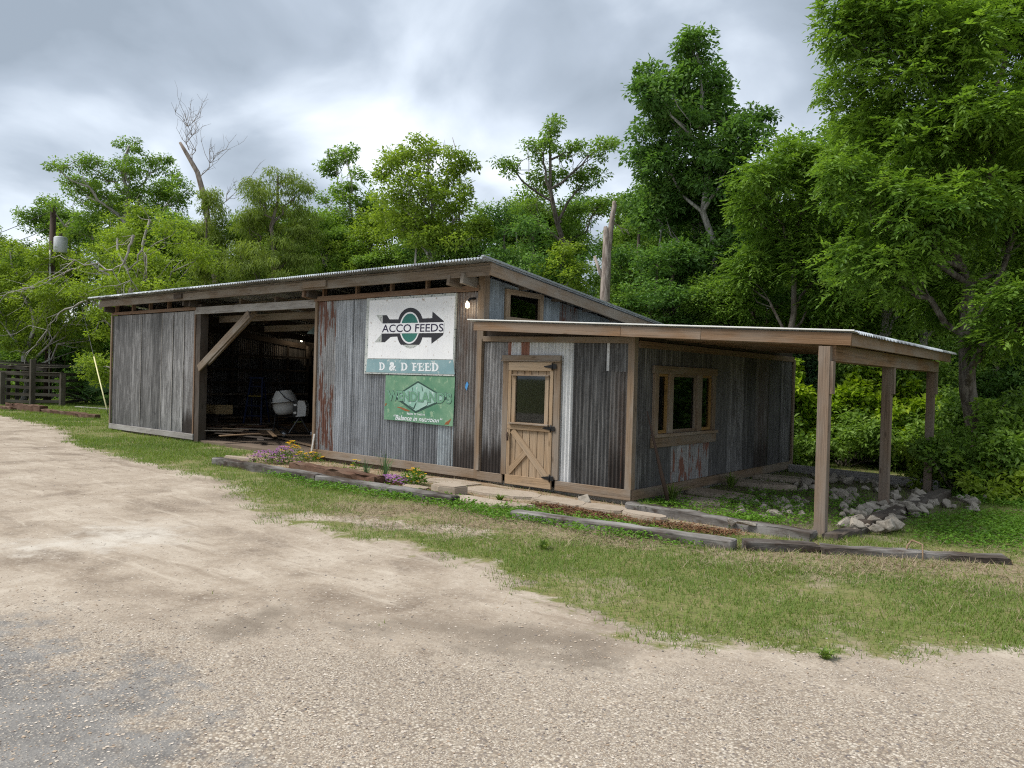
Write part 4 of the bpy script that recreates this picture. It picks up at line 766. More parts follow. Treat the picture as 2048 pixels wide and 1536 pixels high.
# ------------------------------------------------------------------ vegetation helpers
DENS = 1.55
def unit(a): return a/np.maximum(np.linalg.norm(a, axis=-1, keepdims=True), 1e-9)
def leaves_vf(pos, axis_, nrm, ln, wd, fold=0.25):
    """one folded diamond per leaf: (n,3) base, direction, normal; returns verts (4n,3), quads"""
    ax = unit(axis_); side = unit(np.cross(ax, nrm)); up = np.cross(side, ax); n = len(pos); ln = np.broadcast_to(ln, n)[:, None]; wd = np.broadcast_to(wd, n)[:, None]
    mid = pos+ax*ln*0.45 + up*wd*fold
    V = np.stack([pos, mid+side*wd*0.5, pos+ax*ln, mid-side*wd*0.5], 1).reshape(-1, 3)
    return V, np.arange(4*n).reshape(n, 4)
def clump_points(blobs, cr, dens, r):
    """centres of foliage clumps in ellipsoids (cx,cy,cz,rx,ry,rz), crowded towards the surface"""
    C = []
    for b in blobs:
        c, ra = np.array(b[:3]), np.array(b[3:6]); k = max(3, int(DENS*dens*ra[0]*ra[2]/cr**2)); d = unit(r.normal(size=(k, 3))); d[:, 2] = np.abs(d[:, 2])*np.where(r.random(k) < 0.68, 1, -1)
        C.append(c + d*ra*(r.random((k, 1))**0.42))
    return np.concatenate(C)
def crown(name, C, r, mat, per=60, cr=0.4, ln=0.15, wd=0.085, droop=0.25, mode='broad'):
    if mode == 'broad' and ln > 0.125: per, ln, wd = int(per*1.4), ln*0.82, wd*0.82
    n = len(C); k = per; d = unit(r.normal(size=(n, k, 3)))
    sz = cr*(0.65+0.7*r.random((n, 1, 1))); off = d*np.array([1, 1, 0.62])*sz*(r.random((n, k, 1))**0.45)
    P = (C[:, None]+off).reshape(-1, 3); dd = d.reshape(-1, 3)
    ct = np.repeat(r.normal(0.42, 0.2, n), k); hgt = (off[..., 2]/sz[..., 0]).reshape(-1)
    if mode == 'pinnate':                                   # compound leaves: leaflets in pairs along a drooping stalk
        m = 7; st = unit(dd*np.array([1, 1, 0.35]) + r.normal(size=dd.shape)*0.35 + np.array([0, 0, -0.15])); sd = unit(np.cross(st, np.array([0, 0, 1.0])+r.normal(size=st.shape)*0.25)); L_ = 0.2+0.1*r.random(len(P))
        pos = []; ax = []
        for j in range(m):
            t = (0.25+0.25*(j//2)) if j < m-1 else 1.0; s_ = 0 if j == m-1 else (1 if j % 2 else -1)
            pos.append(P + st*(L_*t)[:, None] + np.array([0, 0, -0.06])*(t*t)); ax.append(st*(0.75 if s_ else 1.0) + sd*s_*0.8 + np.array([0, 0, -0.18]))
        pos = np.stack(pos, 1).reshape(-1, 3); ax = np.stack(ax, 1).reshape(-1, 3); nr = np.array([0, 0, 1.0])+r.normal(size=pos.shape)*0.35
        tint = np.repeat(ct+0.22*hgt+r.normal(0, 0.1, len(P)), m)
        V, F = leaves_vf(pos, ax, nr, ln*(0.8+0.4*r.random(len(pos))), wd, 0.2)
    else:
        if mode == 'willow': ax = dd*np.array([0.5, 0.5, 0.2])+np.array([0, 0, -0.75])+r.normal(size=dd.shape)*0.35
        else: ax = dd*np.array([1, 1, 0.5])+np.array([0, 0, -droop])+r.normal(size=dd.shape)*0.45
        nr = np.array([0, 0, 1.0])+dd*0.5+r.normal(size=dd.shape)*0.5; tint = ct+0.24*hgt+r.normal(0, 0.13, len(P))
        V, F = leaves_vf(P, ax, nr, ln*(0.5+0.95*r.random(len(P))), wd*(0.75+0.5*r.random(len(P))))
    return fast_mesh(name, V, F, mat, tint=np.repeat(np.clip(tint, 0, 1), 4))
def wander(a, b, r, n=5, amp=0.08, sag=0.0):
    a, b = np.array(a, float), np.array(b, float); L_ = np.linalg.norm(b-a); t = np.linspace(0, 1, n)[:, None]
    p = a+(b-a)*t; p[1:-1] += r.normal(size=(n-2, 3))*amp*L_; p[:, 2:] += sag*L_*(t*(1-t)); return p
def wood_mesh(name, base, blobs, C, r, mat, r0, lean=None, twigs=5, first=0.3, sides=7):
    """trunk, one limb to each blob and branches out to the clumps"""
    top = max(blobs, key=lambda b: b[2]); parts = []; cen = np.mean([b[:3] for b in blobs], 0)
    tp = np.array(top[:3]); mid = np.array([0.5*cen[0], 0.5*cen[1], 0.5*tp[2]])
    q = np.array([np.zeros(3), mid*np.array([0.4, 0.4, 0.5]), mid, 0.5*(mid+tp)+r.normal(size=3)*0.1, tp]); q[1:4] += r.normal(size=(3, 3))*np.array([0.06, 0.06, 0.0])*tp[2]*0.15
    ts = np.linspace(0, 1, 11); tk = np.stack([np.interp(ts, np.linspace(0, 1, 5), q[:, i]) for i in range(3)], 1); tk[1:-1] += r.normal(size=(9, 3))*0.012*tp[2]*np.array([1, 1, 0.3])
    parts.append(tube(tk, list(r0*np.linspace(1.25, 0.22, 11)**1.0), sides))
    for b in blobs:
        c = np.array(b[:3]); zt_ = max(tp[2]*first*0.6, c[2]-np.linalg.norm((c-tk[5])[:2])*0.8-b[5]*0.6); i = int(np.argmin(np.abs(tk[:, 2]-zt_))); i = min(i, 9)
        rl = r0*np.interp(i, [0, 10], [0.62, 0.25]); lp = wander(tk[i], c, r, 6, 0.05, 0.12)
        if b is not top: parts.append(tube(lp, list(np.linspace(rl, rl*0.3, 6)), 6, False))
        near_ = C[np.argsort(np.linalg.norm(C-c, axis=1))[:twigs*3]]; r.shuffle(near_)
        for cc in near_[:twigs]:
            s0 = lp[r.integers(2, 6)]; parts.append(tube(wander(s0, cc, r, 4, 0.09, 0.05), list(np.linspace(rl*0.3, 0.008, 4)), 4, False))
    V, F = join(parts); return mesh_from(name, V, F, mat, True)
def px_blobs(specs, depth, base, r, spread=0.8, dz=0.6):
    out_ = []
    for cx, cy, rx, ry in specs:
        dj = depth + r.normal()*dz; c = at(cx, cy, dj)-base; a, b_ = rx*1.1*depth/FPX, ry*1.08*depth/FPX; out_.append((*c, a*0.95, a*spread, b_))
    return out_
def tree(name, label, px, depth, specs, leaf, seed, bark=BARK, r0=0.16, per=60, cr=0.38, dens=2.6, ln=0.15, wd=0.085, mode='broad', group='trees behind the barn', twigs=5, droop=0.25, dz=0.6, cat='tree'):
    r = np.random.default_rng(seed); base = at(px, 800, depth); base[2] = gz(base[0], base[1])-0.03
    bl = px_blobs(specs, depth, base, r, dz=dz); C = clump_points(bl, cr, dens, r)
    t = thing(name, base, label, cat, group); M = WMAT[t.name]
    obj('trunk', wood_mesh('trunk', base, bl, C, r, bark, r0, twigs=twigs), t, M); obj('crown', crown('crown', C, r, leaf, per, cr, ln, wd, droop, mode), t, M)
    return t
# ------------------------------------------------------------------ the trees one can tell apart, left to right
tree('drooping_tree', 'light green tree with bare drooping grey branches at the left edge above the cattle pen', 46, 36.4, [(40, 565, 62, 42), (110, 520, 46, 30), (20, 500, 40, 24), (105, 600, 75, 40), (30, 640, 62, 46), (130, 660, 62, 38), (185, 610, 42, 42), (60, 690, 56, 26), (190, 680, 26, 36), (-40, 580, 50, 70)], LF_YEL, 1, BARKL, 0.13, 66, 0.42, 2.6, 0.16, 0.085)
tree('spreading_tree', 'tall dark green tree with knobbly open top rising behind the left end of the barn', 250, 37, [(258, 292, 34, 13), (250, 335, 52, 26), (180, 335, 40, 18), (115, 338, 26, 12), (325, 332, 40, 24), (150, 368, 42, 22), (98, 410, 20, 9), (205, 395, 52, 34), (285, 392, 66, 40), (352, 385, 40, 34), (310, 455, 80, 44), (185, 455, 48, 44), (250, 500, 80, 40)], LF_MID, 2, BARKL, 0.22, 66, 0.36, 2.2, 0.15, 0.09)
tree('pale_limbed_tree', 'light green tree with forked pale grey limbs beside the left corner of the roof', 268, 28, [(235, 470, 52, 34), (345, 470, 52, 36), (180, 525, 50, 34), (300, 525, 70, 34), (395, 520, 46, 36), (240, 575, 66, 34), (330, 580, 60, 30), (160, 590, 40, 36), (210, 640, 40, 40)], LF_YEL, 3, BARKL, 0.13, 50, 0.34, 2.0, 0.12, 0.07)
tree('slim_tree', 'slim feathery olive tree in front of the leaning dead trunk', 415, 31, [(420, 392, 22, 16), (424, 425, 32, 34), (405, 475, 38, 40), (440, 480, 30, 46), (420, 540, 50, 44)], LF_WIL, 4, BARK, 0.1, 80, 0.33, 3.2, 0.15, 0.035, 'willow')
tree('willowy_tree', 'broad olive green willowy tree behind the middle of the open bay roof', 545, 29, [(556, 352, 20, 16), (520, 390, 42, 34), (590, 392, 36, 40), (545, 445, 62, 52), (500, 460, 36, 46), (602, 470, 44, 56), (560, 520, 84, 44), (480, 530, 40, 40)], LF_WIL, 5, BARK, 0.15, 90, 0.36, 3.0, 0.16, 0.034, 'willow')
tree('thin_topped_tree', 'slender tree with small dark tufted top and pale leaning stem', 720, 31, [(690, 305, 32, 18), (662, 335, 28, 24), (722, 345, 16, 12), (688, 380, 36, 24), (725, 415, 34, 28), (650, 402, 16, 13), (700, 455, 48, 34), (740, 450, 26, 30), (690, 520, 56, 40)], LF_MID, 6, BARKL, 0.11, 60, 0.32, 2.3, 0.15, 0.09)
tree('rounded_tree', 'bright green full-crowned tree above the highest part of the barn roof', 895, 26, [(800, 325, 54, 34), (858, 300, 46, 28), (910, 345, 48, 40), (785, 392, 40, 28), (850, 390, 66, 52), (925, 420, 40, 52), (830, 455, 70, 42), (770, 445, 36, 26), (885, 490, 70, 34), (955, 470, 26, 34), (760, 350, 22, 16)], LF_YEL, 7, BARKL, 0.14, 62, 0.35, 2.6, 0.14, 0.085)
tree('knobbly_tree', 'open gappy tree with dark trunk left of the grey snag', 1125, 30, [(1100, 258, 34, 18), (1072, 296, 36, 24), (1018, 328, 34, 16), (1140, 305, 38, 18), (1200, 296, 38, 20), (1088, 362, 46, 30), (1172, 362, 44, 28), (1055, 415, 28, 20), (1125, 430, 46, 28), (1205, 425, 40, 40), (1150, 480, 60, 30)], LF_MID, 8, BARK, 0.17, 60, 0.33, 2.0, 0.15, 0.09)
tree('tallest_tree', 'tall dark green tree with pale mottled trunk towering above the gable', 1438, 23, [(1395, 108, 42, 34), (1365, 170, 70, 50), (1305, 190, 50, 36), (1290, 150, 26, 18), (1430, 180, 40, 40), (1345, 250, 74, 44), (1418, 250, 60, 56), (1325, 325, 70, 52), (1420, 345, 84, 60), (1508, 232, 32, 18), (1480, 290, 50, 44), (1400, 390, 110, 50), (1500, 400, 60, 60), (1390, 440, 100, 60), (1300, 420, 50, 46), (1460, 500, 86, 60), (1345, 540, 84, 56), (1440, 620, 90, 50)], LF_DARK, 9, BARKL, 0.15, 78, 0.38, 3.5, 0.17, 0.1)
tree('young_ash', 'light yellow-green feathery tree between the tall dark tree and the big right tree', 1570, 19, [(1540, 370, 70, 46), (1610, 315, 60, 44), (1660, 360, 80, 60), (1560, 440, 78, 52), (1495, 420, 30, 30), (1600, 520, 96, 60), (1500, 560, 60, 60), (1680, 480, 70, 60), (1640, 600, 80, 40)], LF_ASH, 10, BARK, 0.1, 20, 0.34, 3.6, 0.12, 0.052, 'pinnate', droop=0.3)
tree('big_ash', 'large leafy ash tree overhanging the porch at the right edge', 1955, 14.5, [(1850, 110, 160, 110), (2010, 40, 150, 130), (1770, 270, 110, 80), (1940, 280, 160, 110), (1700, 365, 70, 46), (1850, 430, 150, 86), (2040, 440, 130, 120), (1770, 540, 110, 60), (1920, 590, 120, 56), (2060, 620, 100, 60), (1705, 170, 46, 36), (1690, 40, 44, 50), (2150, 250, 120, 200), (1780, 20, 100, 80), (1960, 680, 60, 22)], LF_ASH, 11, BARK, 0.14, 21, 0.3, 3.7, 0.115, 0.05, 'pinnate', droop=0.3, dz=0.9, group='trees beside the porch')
# ------------------------------------------------------------------ trees that fill the wood behind, copies of four kinds
def proto(seed, leaf, blobs, bark, r0, per, cr, dens, ln, wd, mode='broad'):
    r = np.random.default_rng(seed); C = clump_points(blobs, cr, dens, r)
    return wood_mesh('trunk', np.zeros(3), blobs, C, r, bark, r0), crown('crown', C, r, leaf, per, cr, ln, wd, 0.25, mode)
PB = []
for k, (lf, bk) in enumerate(((LF_DARK, BARK), (LF_MID, BARK), (LF_YEL, BARKL), (LF_MID, BARKL))):
    r = np.random.default_rng(50+k); bl = []
    for i in range(9):
        z = r.uniform(2.0, 8.6); a = r.uniform(0, 6.28); q = (1.8 if z < 6.5 else 0.9); bl.append((math.cos(a)*q*r.random(), math.sin(a)*q*r.random(), z, r.uniform(1.0, 1.7), r.uniform(1.0, 1.7), r.uniform(0.8, 1.3)))
    bl.append((0.2, 0.1, 9.3, 0.8, 0.8, 0.9)); PB.append(proto(60+k, lf, bl, bk, 0.16, 58, 0.42, 2.3, 0.17, 0.1))
SX = [60, 200, 400, 640, 800, 960, 1120, 1260, 1420, 1560, 1680, 1800, 1960]; SECT = ['left picture edge', 'utility pole', 'streaked left panel', 'open bay', 'rusty wall sheet', 'white sign', 'gable window', 'board door', 'side window', 'dark side wall', 'front porch post', 'middle porch post', 'far porch post', 'right picture edge']
KINDS_ = ['dark green', 'mid green', 'yellow-green', 'fresh green']
r = np.random.default_rng(77); fill = []
for px in range(-150, 2260, 64):                                             # a close row
    top = np.interp(px, [-150, 100, 420, 640, 760, 1000, 1150, 1300, 1500, 1700, 2300], [510, 440, 440, 400, 430, 390, 410, 370, 320, 250, 150]); fill.append((px+r.normal()*18, (43 if px < 250 else 33)+r.normal()*2 if px < 1250 else 27.5+r.normal()*1.5, top+r.normal()*22))
for px in range(-180, 2280, 84): fill.append((px+r.normal()*24, 44+r.normal()*3, np.interp(px, [-150, 400, 1000, 1400, 2300], [500, 480, 430, 400, 300])+r.normal()*20))
for px in range(1240, 2300, 92): fill.append((px+r.normal()*18, 21.5+r.normal()*1.0, np.interp(px, [1240, 1600, 1750, 2300], [600, 480, 300, 150])+r.normal()*25))
for px in [q for q in range(300, 1330, 68) if not 1130 < q < 1290]: fill.append((px+r.normal()*16, depth_of(on_y(px, 700, 7.2))+2.6+abs(r.normal())*0.6, np.interp(px, [300, 480, 640, 800, 1000, 1300], [490, 490, 450, 480, 450, 490])+r.normal()*18))
for px in range(2360, 3300, 110): fill += [(px, 20+r.normal()*2, 300+r.normal()*40), (px+50, 27+r.normal()*2, 250+r.normal()*40)]
for i, (px, dp, top) in enumerate(fill):
    b0 = at(px, 800, dp); b0[2] = GZ-0.08; H = at(px, top, dp)[2]-b0[2]; k = int(r.integers(0, 4)) if px < 1250 else int(r.choice([0, 1, 3, 0])); s_ = H/10.0
    row = 'front' if dp < (25 if px > 1000 else 31) else ('middle' if dp < 39 else 'back')
    t = thing('woodland_tree', b0, '%s tree, %s row of the wood, behind the %s' % (KINDS_[k], row, SECT[int(np.searchsorted(SX, px))]), 'tree', 'trees of the wood behind the barn', r.uniform(0, 6.28))
    M = WMAT[t.name] @ Matrix.Diagonal((max(s_, 0.75)*r.uniform(0.85, 1.1), max(s_, 0.75)*r.uniform(0.85, 1.1), s_, 1)); obj('trunk', PB[k][0], t, M); obj('crown', PB[k][1], t, M)
same = {}
for o in bpy.data.objects:
    if o.name.startswith('woodland_tree'): v_ = np.array(o.matrix_basis.translation)-CAM; same.setdefault(o['label'], []).append((float(v_ @ CR)/float(v_ @ CF), o))
for lb, oo in same.items():
    oo.sort(key=lambda t_: t_[0])
    if len(oo) > 1:
        for i, (u_, o) in enumerate(oo): o['label'] = lb + ', ' + ['leftmost', 'second', 'third', 'fourth', 'fifth', 'sixth', 'seventh', 'eighth'][min(i, 7)] + (' from left' if 0 < i else '')
# ------------------------------------------------------------------ shrubs
def shrub(name, label, px, py, w_, h_, leaf, seed, per=50, cr=0.22, ln=0.12, wd=0.09, group='shrubs', dens=2.6, depth=None, mode='broad'):
    r = np.random.default_rng(seed); base = on_z(px, py) if depth is None else at(px, 800, depth); base[2] = gz(base[0], base[1])-0.02
    bl = [(r.normal()*w_*0.22, r.normal()*w_*0.22, h_*z, w_*0.42*s_, w_*0.42*s_, h_*0.24) for z, s_ in ((0.25, 1.0), (0.3, 1.0), (0.5, 0.95), (0.7, 0.75), (0.86, 0.5))]
    C = clump_points(bl, cr, dens, r); C = C[C[:, 2] > 0.05]; t = thing(name, base, label, 'shrub', group); M = WMAT[t.name]; parts = []
    for c in C[:: max(1, len(C)//14)]: parts.append(tube(wander((r.normal()*0.05, r.normal()*0.05, -0.03), c, r, 4, 0.06, 0.1), [0.018, 0.014, 0.01, 0.005], 5, False))
    obj('stems', mesh_from('stems', *join(parts), BARK, True), t, M); obj('foliage', crown('foliage', C, r, leaf, per, cr, ln, wd, 0.3, mode), t, M); return t
sd_ = 200
for px, dp, h_, w_, lf, lb in ((1600, 19.0, 2.3, 1.9, LF_LIME, 'lime green broad-leaved shrub between the wall corner and the front porch post'), (1715, 18.4, 2.2, 1.8, LF_LIME, 'lime green broad-leaved shrub between the first two porch posts'), (1760, 19.5, 2.4, 1.6, LF_LIME, 'tallest lime green shoot behind the middle porch post'), (1835, 18.2, 1.9, 1.6, LF_LIME, 'lime green shrub left of the far porch post'),
        (1650, 20.5, 2.7, 2.2, LF_BLUE, 'blue-green shrub standing behind the lime shrubs'), (1690, 17.4, 1.2, 2.0, LF_MID, 'low mid green shrub at the foot of the lime shrubs'), (1800, 17.2, 1.15, 2.0, LF_MID, 'low mid green shrub behind the back porch sill'), (1590, 17.8, 1.2, 1.6, LF_MID, 'low green shrub at the back corner of the store wall'), (1905, 16.6, 1.7, 1.8, LF_MID, 'leafy shrub just right of the far porch post'),
        (1990, 16.0, 1.5, 1.9, LF_DARK, 'dark shrub at the foot of the big ash'), (2055, 13.6, 1.7, 1.5, LF_MID, 'leafy shrub cut by the right edge of the picture'), (1930, 13.9, 0.7, 1.6, LF_YEL, 'low yellow-green ground shrub right of the rock pile'), (2020, 13.0, 0.6, 1.5, LF_YEL, 'low weedy growth below the edge shrub'), (1900, 20.5, 2.6, 2.4, LF_DARK, 'tall dark shrub deep behind the far porch post'), (2010, 19.5, 2.6, 2.4, LF_DARK, 'tall dark shrub behind the big ash trunk'), (1925, 13.6, 1.2, 1.1, LF_MID, 'leafy shrub covering the left foot of the big ash'), (1985, 13.7, 1.5, 1.2, LF_MID, 'leafy shrub in front of the big ash trunk')):
    shrub('broadleaf_shrub', lb, px, 0, w_, h_, lf, sd_, depth=dp, ln=0.15 if lf is LF_LIME else 0.11, wd=0.12 if lf is LF_LIME else 0.07, group='shrubs behind the porch'); sd_ += 1
for px, dp, h_, w_, lf, lb in ((10, 43, 3.2, 3.2, LF_DARK, 'dark bush behind the pen at the left edge'), (60, 42, 2.8, 3.0, LF_MID, 'green bush behind the utility pole'), (120, 42, 3.4, 3.0, LF_DARK, 'dark bush right of the utility pole'), (165, 41, 3.2, 2.6, LF_DARK, 'dark bush behind the palmetto'), (215, 37, 3.0, 2.4, LF_DARK, 'dark bush hidden by the barn corner'), (-50, 42, 3.4, 3.0, LF_MID, 'green bush outside the left end of the pen'), (90, 46, 4.5, 4.5, LF_DARK, 'tall dark thicket far behind the fence'), (200, 44, 5.0, 4.5, LF_DARK, 'tall dark thicket behind the barn corner'), (0, 47, 4.5, 4.5, LF_DARK, 'tall dark thicket behind the pen roof')):
    shrub('thicket_bush', lb, px, 0, w_, h_, lf, sd_, depth=dp, cr=0.36, ln=0.18, wd=0.11, group='bushes behind the pen'); sd_ += 1
# ------------------------------------------------------------------ dead wood
def dead(name, label, base, pts, rad, twig, seed, mat=BARKD):
    r = np.random.default_rng(seed); base = np.array(base); t = thing(name, base, label, 'dead tree', 'dead trees'); M = WMAT[t.name]
    obj('trunk', mesh_from('trunk', *tube([np.array(p)-base for p in pts], rad, 9), mat, True), t, M); parts = []
    for a, d, L_, n_ in twig:
        a = np.array(a)-base; d = np.array(d, float); d /= np.linalg.norm(d); p = wander(a, a+d*L_, r, 6, 0.05); parts.append(tube(p, list(np.linspace(0.02, 0.006, 6)), 5, False))
        for k in range(n_):
            s0 = p[r.integers(1, 6)]; e_ = s0+(d+r.normal(size=3)*0.45)*L_*r.uniform(0.25, 0.6); q = wander(s0, e_, r, 4, 0.06); parts.append(tube(q, list(np.linspace(0.011, 0.004, 4)), 4, False))
            for j in range(3): f_ = q[r.integers(1, 4)]; parts.append(tube(wander(f_, f_+(d+r.normal(size=3)*0.5)*L_*r.uniform(0.1, 0.3), r, 3, 0.05), [0.006, 0.005, 0.003], 3, False))
    if parts: obj('branches', mesh_from('branches', *join(parts), mat, True), t, M)
    return t
D = 32; b0 = at(440, 800, D); b0[2] = GZ-0.1
dead('leaning_dead_tree', 'bare broken leaning dead trunk with a spray of fine twigs against the sky', b0, [b0, at(432, 560, D), at(410, 400, D), at(395, 345, D), at(372, 305, D), at(360, 285, D)], [0.17, 0.15, 0.12, 0.1, 0.08, 0.055],
     [(at(378, 300, D), CU+CR*0.05, 1.5, 14), (at(400, 360, D), CU*0.8+CR*0.5, 1.3, 10), (at(385, 330, D), CU*0.7-CR*0.1, 1.6, 10), (at(425, 430, D), CU*0.6+CR*0.6, 1.4, 8), (at(440, 520, D), CU+CR*0.7, 1.8, 8)], 5)
D = depth_of(on_y(1208, 600, 7.2))+0.9; b0 = at(1208, 800, D); b0[2] = GZ-0.1
dead('grey_snag', 'forked grey limbless snag standing behind the gable', b0, [b0, at(1210, 590, D), at(1213, 520, D), at(1214, 490, D), at(1212, 462, D), at(1211, 453, D)], [0.17, 0.14, 0.125, 0.115, 0.075, 0.05], [(at(1225, 440, D), CR*0.5-CU*0.6, 0.5, 1)], 6)
sn = [o for o in bpy.data.objects if o.name.startswith('grey_snag')][0]
tube_obj('prong', [at(1217, 500, D), at(1221, 462, D), at(1225, 432, D), at(1229, 410, D), at(1228, 402, D)], [0.085, 0.08, 0.07, 0.065, 0.04], BARKD, sn, 7); tube_obj('stub', [at(1207, 560, D), at(1200, 545, D), at(1189, 512, D)], [0.05, 0.05, 0.035], BARKD, sn, 6)
D = 26; b0 = at(925, 800, D); b0[2] = GZ-0.1
dead('bare_sapling', 'thin bare dead branch sticking up beside the rounded green tree', b0, [b0, at(922, 600, D), at(918, 450, D), at(920, 330, D), at(905, 275, D)], [0.06, 0.05, 0.035, 0.02, 0.008], [(at(918, 340, D), -CR*0.4+CU, 0.7, 3)], 7)
# bare grey boughs hanging out of the left trees
for i, (pts, dp, lb) in enumerate((([(175, 600), (120, 625), (95, 660), (60, 700)], 34.0, 'bare grey bough hanging low over the pen roof'), ([(185, 520), (130, 545), (70, 575), (10, 590)], 34.2, 'bare grey bough reaching to the left picture edge'), ([(268, 470), (250, 520), (225, 540), (150, 520)], 26.5, 'bare grey bough forking left above the barn corner'), ([(300, 440), (285, 500), (262, 560)], 26.5, 'pale grey fork above the left end of the roof'))):
    P = [at(x, y, dp) for x, y in pts]; r = np.random.default_rng(300+i); parts = [tube(wander(P[0], P[1], r, 5, 0.04), list(np.linspace(0.045, 0.035, 5)), 6, False)]
    for a, b_ in zip(P[1:-1], P[2:]): parts.append(tube(wander(a, b_, r, 5, 0.06), list(np.linspace(0.035, 0.014, 5)), 5, False))
    for k in range(12):
        s0 = P[r.integers(0, len(P))]; e_ = s0+(P[-1]-P[0])*r.uniform(0.15, 0.5)+r.normal(size=3)*0.5; parts.append(tube(wander(s0, e_, r, 4, 0.08), list(np.linspace(0.016, 0.006, 4)), 4, False))
    V, F = join(parts); host = [o for o in bpy.data.objects if o.name.startswith('drooping_tree' if i < 2 else 'pale_limbed_tree')][0]
    obj('bough', mesh_from('bough', V, F, BARKL, True), host)


# ------------------------------------------------------------------ fence, pen, pole on the left
fd = 34.4
fp = [on_z(-70, 806), on_z(4, 809), on_z(64, 811), on_z(124, 813), on_z(172, 806)]
fence = thing('plank_fence', fp[2], 'dark weathered plank fence with square posts left of the barn', 'fence')
for i, p in enumerate(fp):
    h_ = 1.36 if i != 2 else 1.95; wd = 0.2 if i < 4 else 0.14
    board('post', (p[0], p[1], GZ-0.05), (p[0], p[1], h_), wd, wd, FENCEW, fence, (1, 0, 0), bev=0.01, rough=0.006, seed=i)
for a, b_ in zip(fp[:-1], fp[1:]):
    for j, z in enumerate((0.12, 0.42, 0.73, 1.03, 1.31)):
        board('rail', (a[0], a[1]+0.02, z+rng.normal()*0.02), (b_[0], b_[1]+0.02, z+rng.normal()*0.02), 0.03, 0.13, FENCEW, fence)
a, b_ = fp[0], fp[3]; board('cap_board', (a[0], a[1], 1.395), (b_[0], b_[1], 1.395), 0.2, 0.03, FENCEW, fence)
sh = thing('pen_shelter', on_z(20, 806), 'low flat-roofed pen shelter behind the plank fence at the left edge', 'shelter')
c0, c1 = at(-160, 718, 34.9), at(95, 737, 34.6); V, F = [], []
for k in range(8):
    t0, t1 = k/8, (k+0.97)/8; off = np.array([-0.2, 2.2, 0.12]); a0, a1 = c0+(c1-c0)*t0, c0+(c1-c0)*t1
    board('roof_board', (a0+a1)/2, (a0+a1)/2+off, np.linalg.norm(a1-a0), 0.035, FENCEW, sh)
board('eave_board', c0+np.array([0, -0.03, -0.06]), c1+np.array([0, -0.03, -0.06]), 0.04, 0.16, FENCEW, sh)
for px in (-90, 16, 34): p = at(px, 800, 35.6); board('post', (p[0], p[1], GZ-0.05), (p[0], p[1], c1[2]), 0.14, 0.14, FENCEW, sh, (1, 0, 0))
D = 37.0; pb = at(94, 800, D); pb[2] = GZ-0.1; pt = at(107, 412, D); pole = thing('utility_pole', pb, 'dark wooden utility pole with grey transformer can left of the barn', 'utility pole')
obj('mast', mesh_from('mast', *tube([np.zeros(3), pt-pb], [0.17, 0.125], 12), POLEW, True), pole, Matrix.Translation(Vector(pb)))
tc_ = at(121, 490, D-0.15); tf = obj('transformer', mesh_from('transformer', *lathe([(0.001, -0.38), (0.27, -0.38), (0.29, -0.34), (0.29, 0.33), (0.25, 0.38), (0.001, 0.42)], 20), TRANSF, True), pole, Matrix.Translation(Vector(tc_)))
for s in (-1, 1): tube_obj('bushing', [tc_+np.array([s*0.1, 0, 0.38]), tc_+np.array([s*0.1, 0, 0.55])], 0.035, DARKW, tf)
tube_obj('conduit', [at(100, 500, D-0.2), at(99, 650, D-0.2), np.array([*at(98, 800, D-0.2)[:2], 0.2])], 0.035, WHITEP, pole); tube_obj('bracket', [at(110, 487, D-0.1), at(114, 487, D-0.12)], 0.05, STEEL, pole)
for i, (a, b_) in enumerate((((107, 420), (-260, 520)), ((107, 452), (-260, 545)), ((105, 470), (-260, 560)))):
    A, B_ = at(*a, D), at(*b_, 40.0); P = [A+(B_-A)*t+np.array([0, 0, -0.5*4*t*(1-t)]) for t in np.linspace(0, 1, 9)]; o = tube_obj('overhead_wire', P, 0.014, BLACKM, None, 5); tag(o, ['topmost', 'middle', 'lowest'][i]+' overhead wire running left from the utility pole', 'wire', 'overhead wires')
ga = on_z(217, 832); gb = ga+(at(150, 560, 36.9)-ga); d_ = gb-ga
gw = thing('guy_wire', ga, 'guy wire with pale yellow guard slanting into the grass beside the barn', 'guy wire'); tube_obj('cable', [ga, gb], 0.012, BLACKM, gw, 5)
g0 = ga+d_*0.035; g1 = at(190, 733, depth_of(ga+d_*0.37)); g1 = ga+d_*0.37; tube_obj('guard', [g0, g1], 0.026, GUYY, gw)
# palmetto
def palmetto(label, base, n, R_, seed):
    r = np.random.default_rng(seed); t = thing('palmetto', base, label, 'palmetto', 'palmettos by the fence'); Vs = []; Fs = []; tn = []; k = 0; st = []
    for i in range(n):
        az = r.uniform(0, 6.28); el = r.uniform(0.35, 1.3); d = np.array([math.cos(az)*math.cos(el), math.sin(az)*math.cos(el), math.sin(el)]); L_ = R_*r.uniform(0.6, 1.0); hub = d*L_; st.append(tube([np.zeros(3), hub], [0.02, 0.012], 5, False))
        s_ = unit(np.cross(d, [0, 0, 1.0])); u_ = np.cross(s_, d)
        for a in np.linspace(-1.9, 1.9, 19):
            ax = d*math.cos(a)+s_*math.sin(a); V, F = leaves_vf((hub)[None], (ax+np.array([0, 0, -0.12]))[None], u_[None], 0.75*(1-0.1*abs(a)), 0.05, 0.3); Vs.append(V); Fs.append(F+k); k += 4; tn += [r.uniform(0.1, 0.7)]*4
    obj('fronds', fast_mesh('fronds', np.concatenate(Vs), np.concatenate(Fs), LF_BLUE, tint=tn), t, WMAT[t.name]); obj('stalks', mesh_from('stalks', *join(st), LF_DARK, True), t, WMAT[t.name])
palmetto('tall palmetto with fan fronds behind the guy wire', on_z(186, 806), 16, 1.9, 1); palmetto('low palmetto at the foot of the barn corner', on_z(207, 812), 12, 1.2, 2)
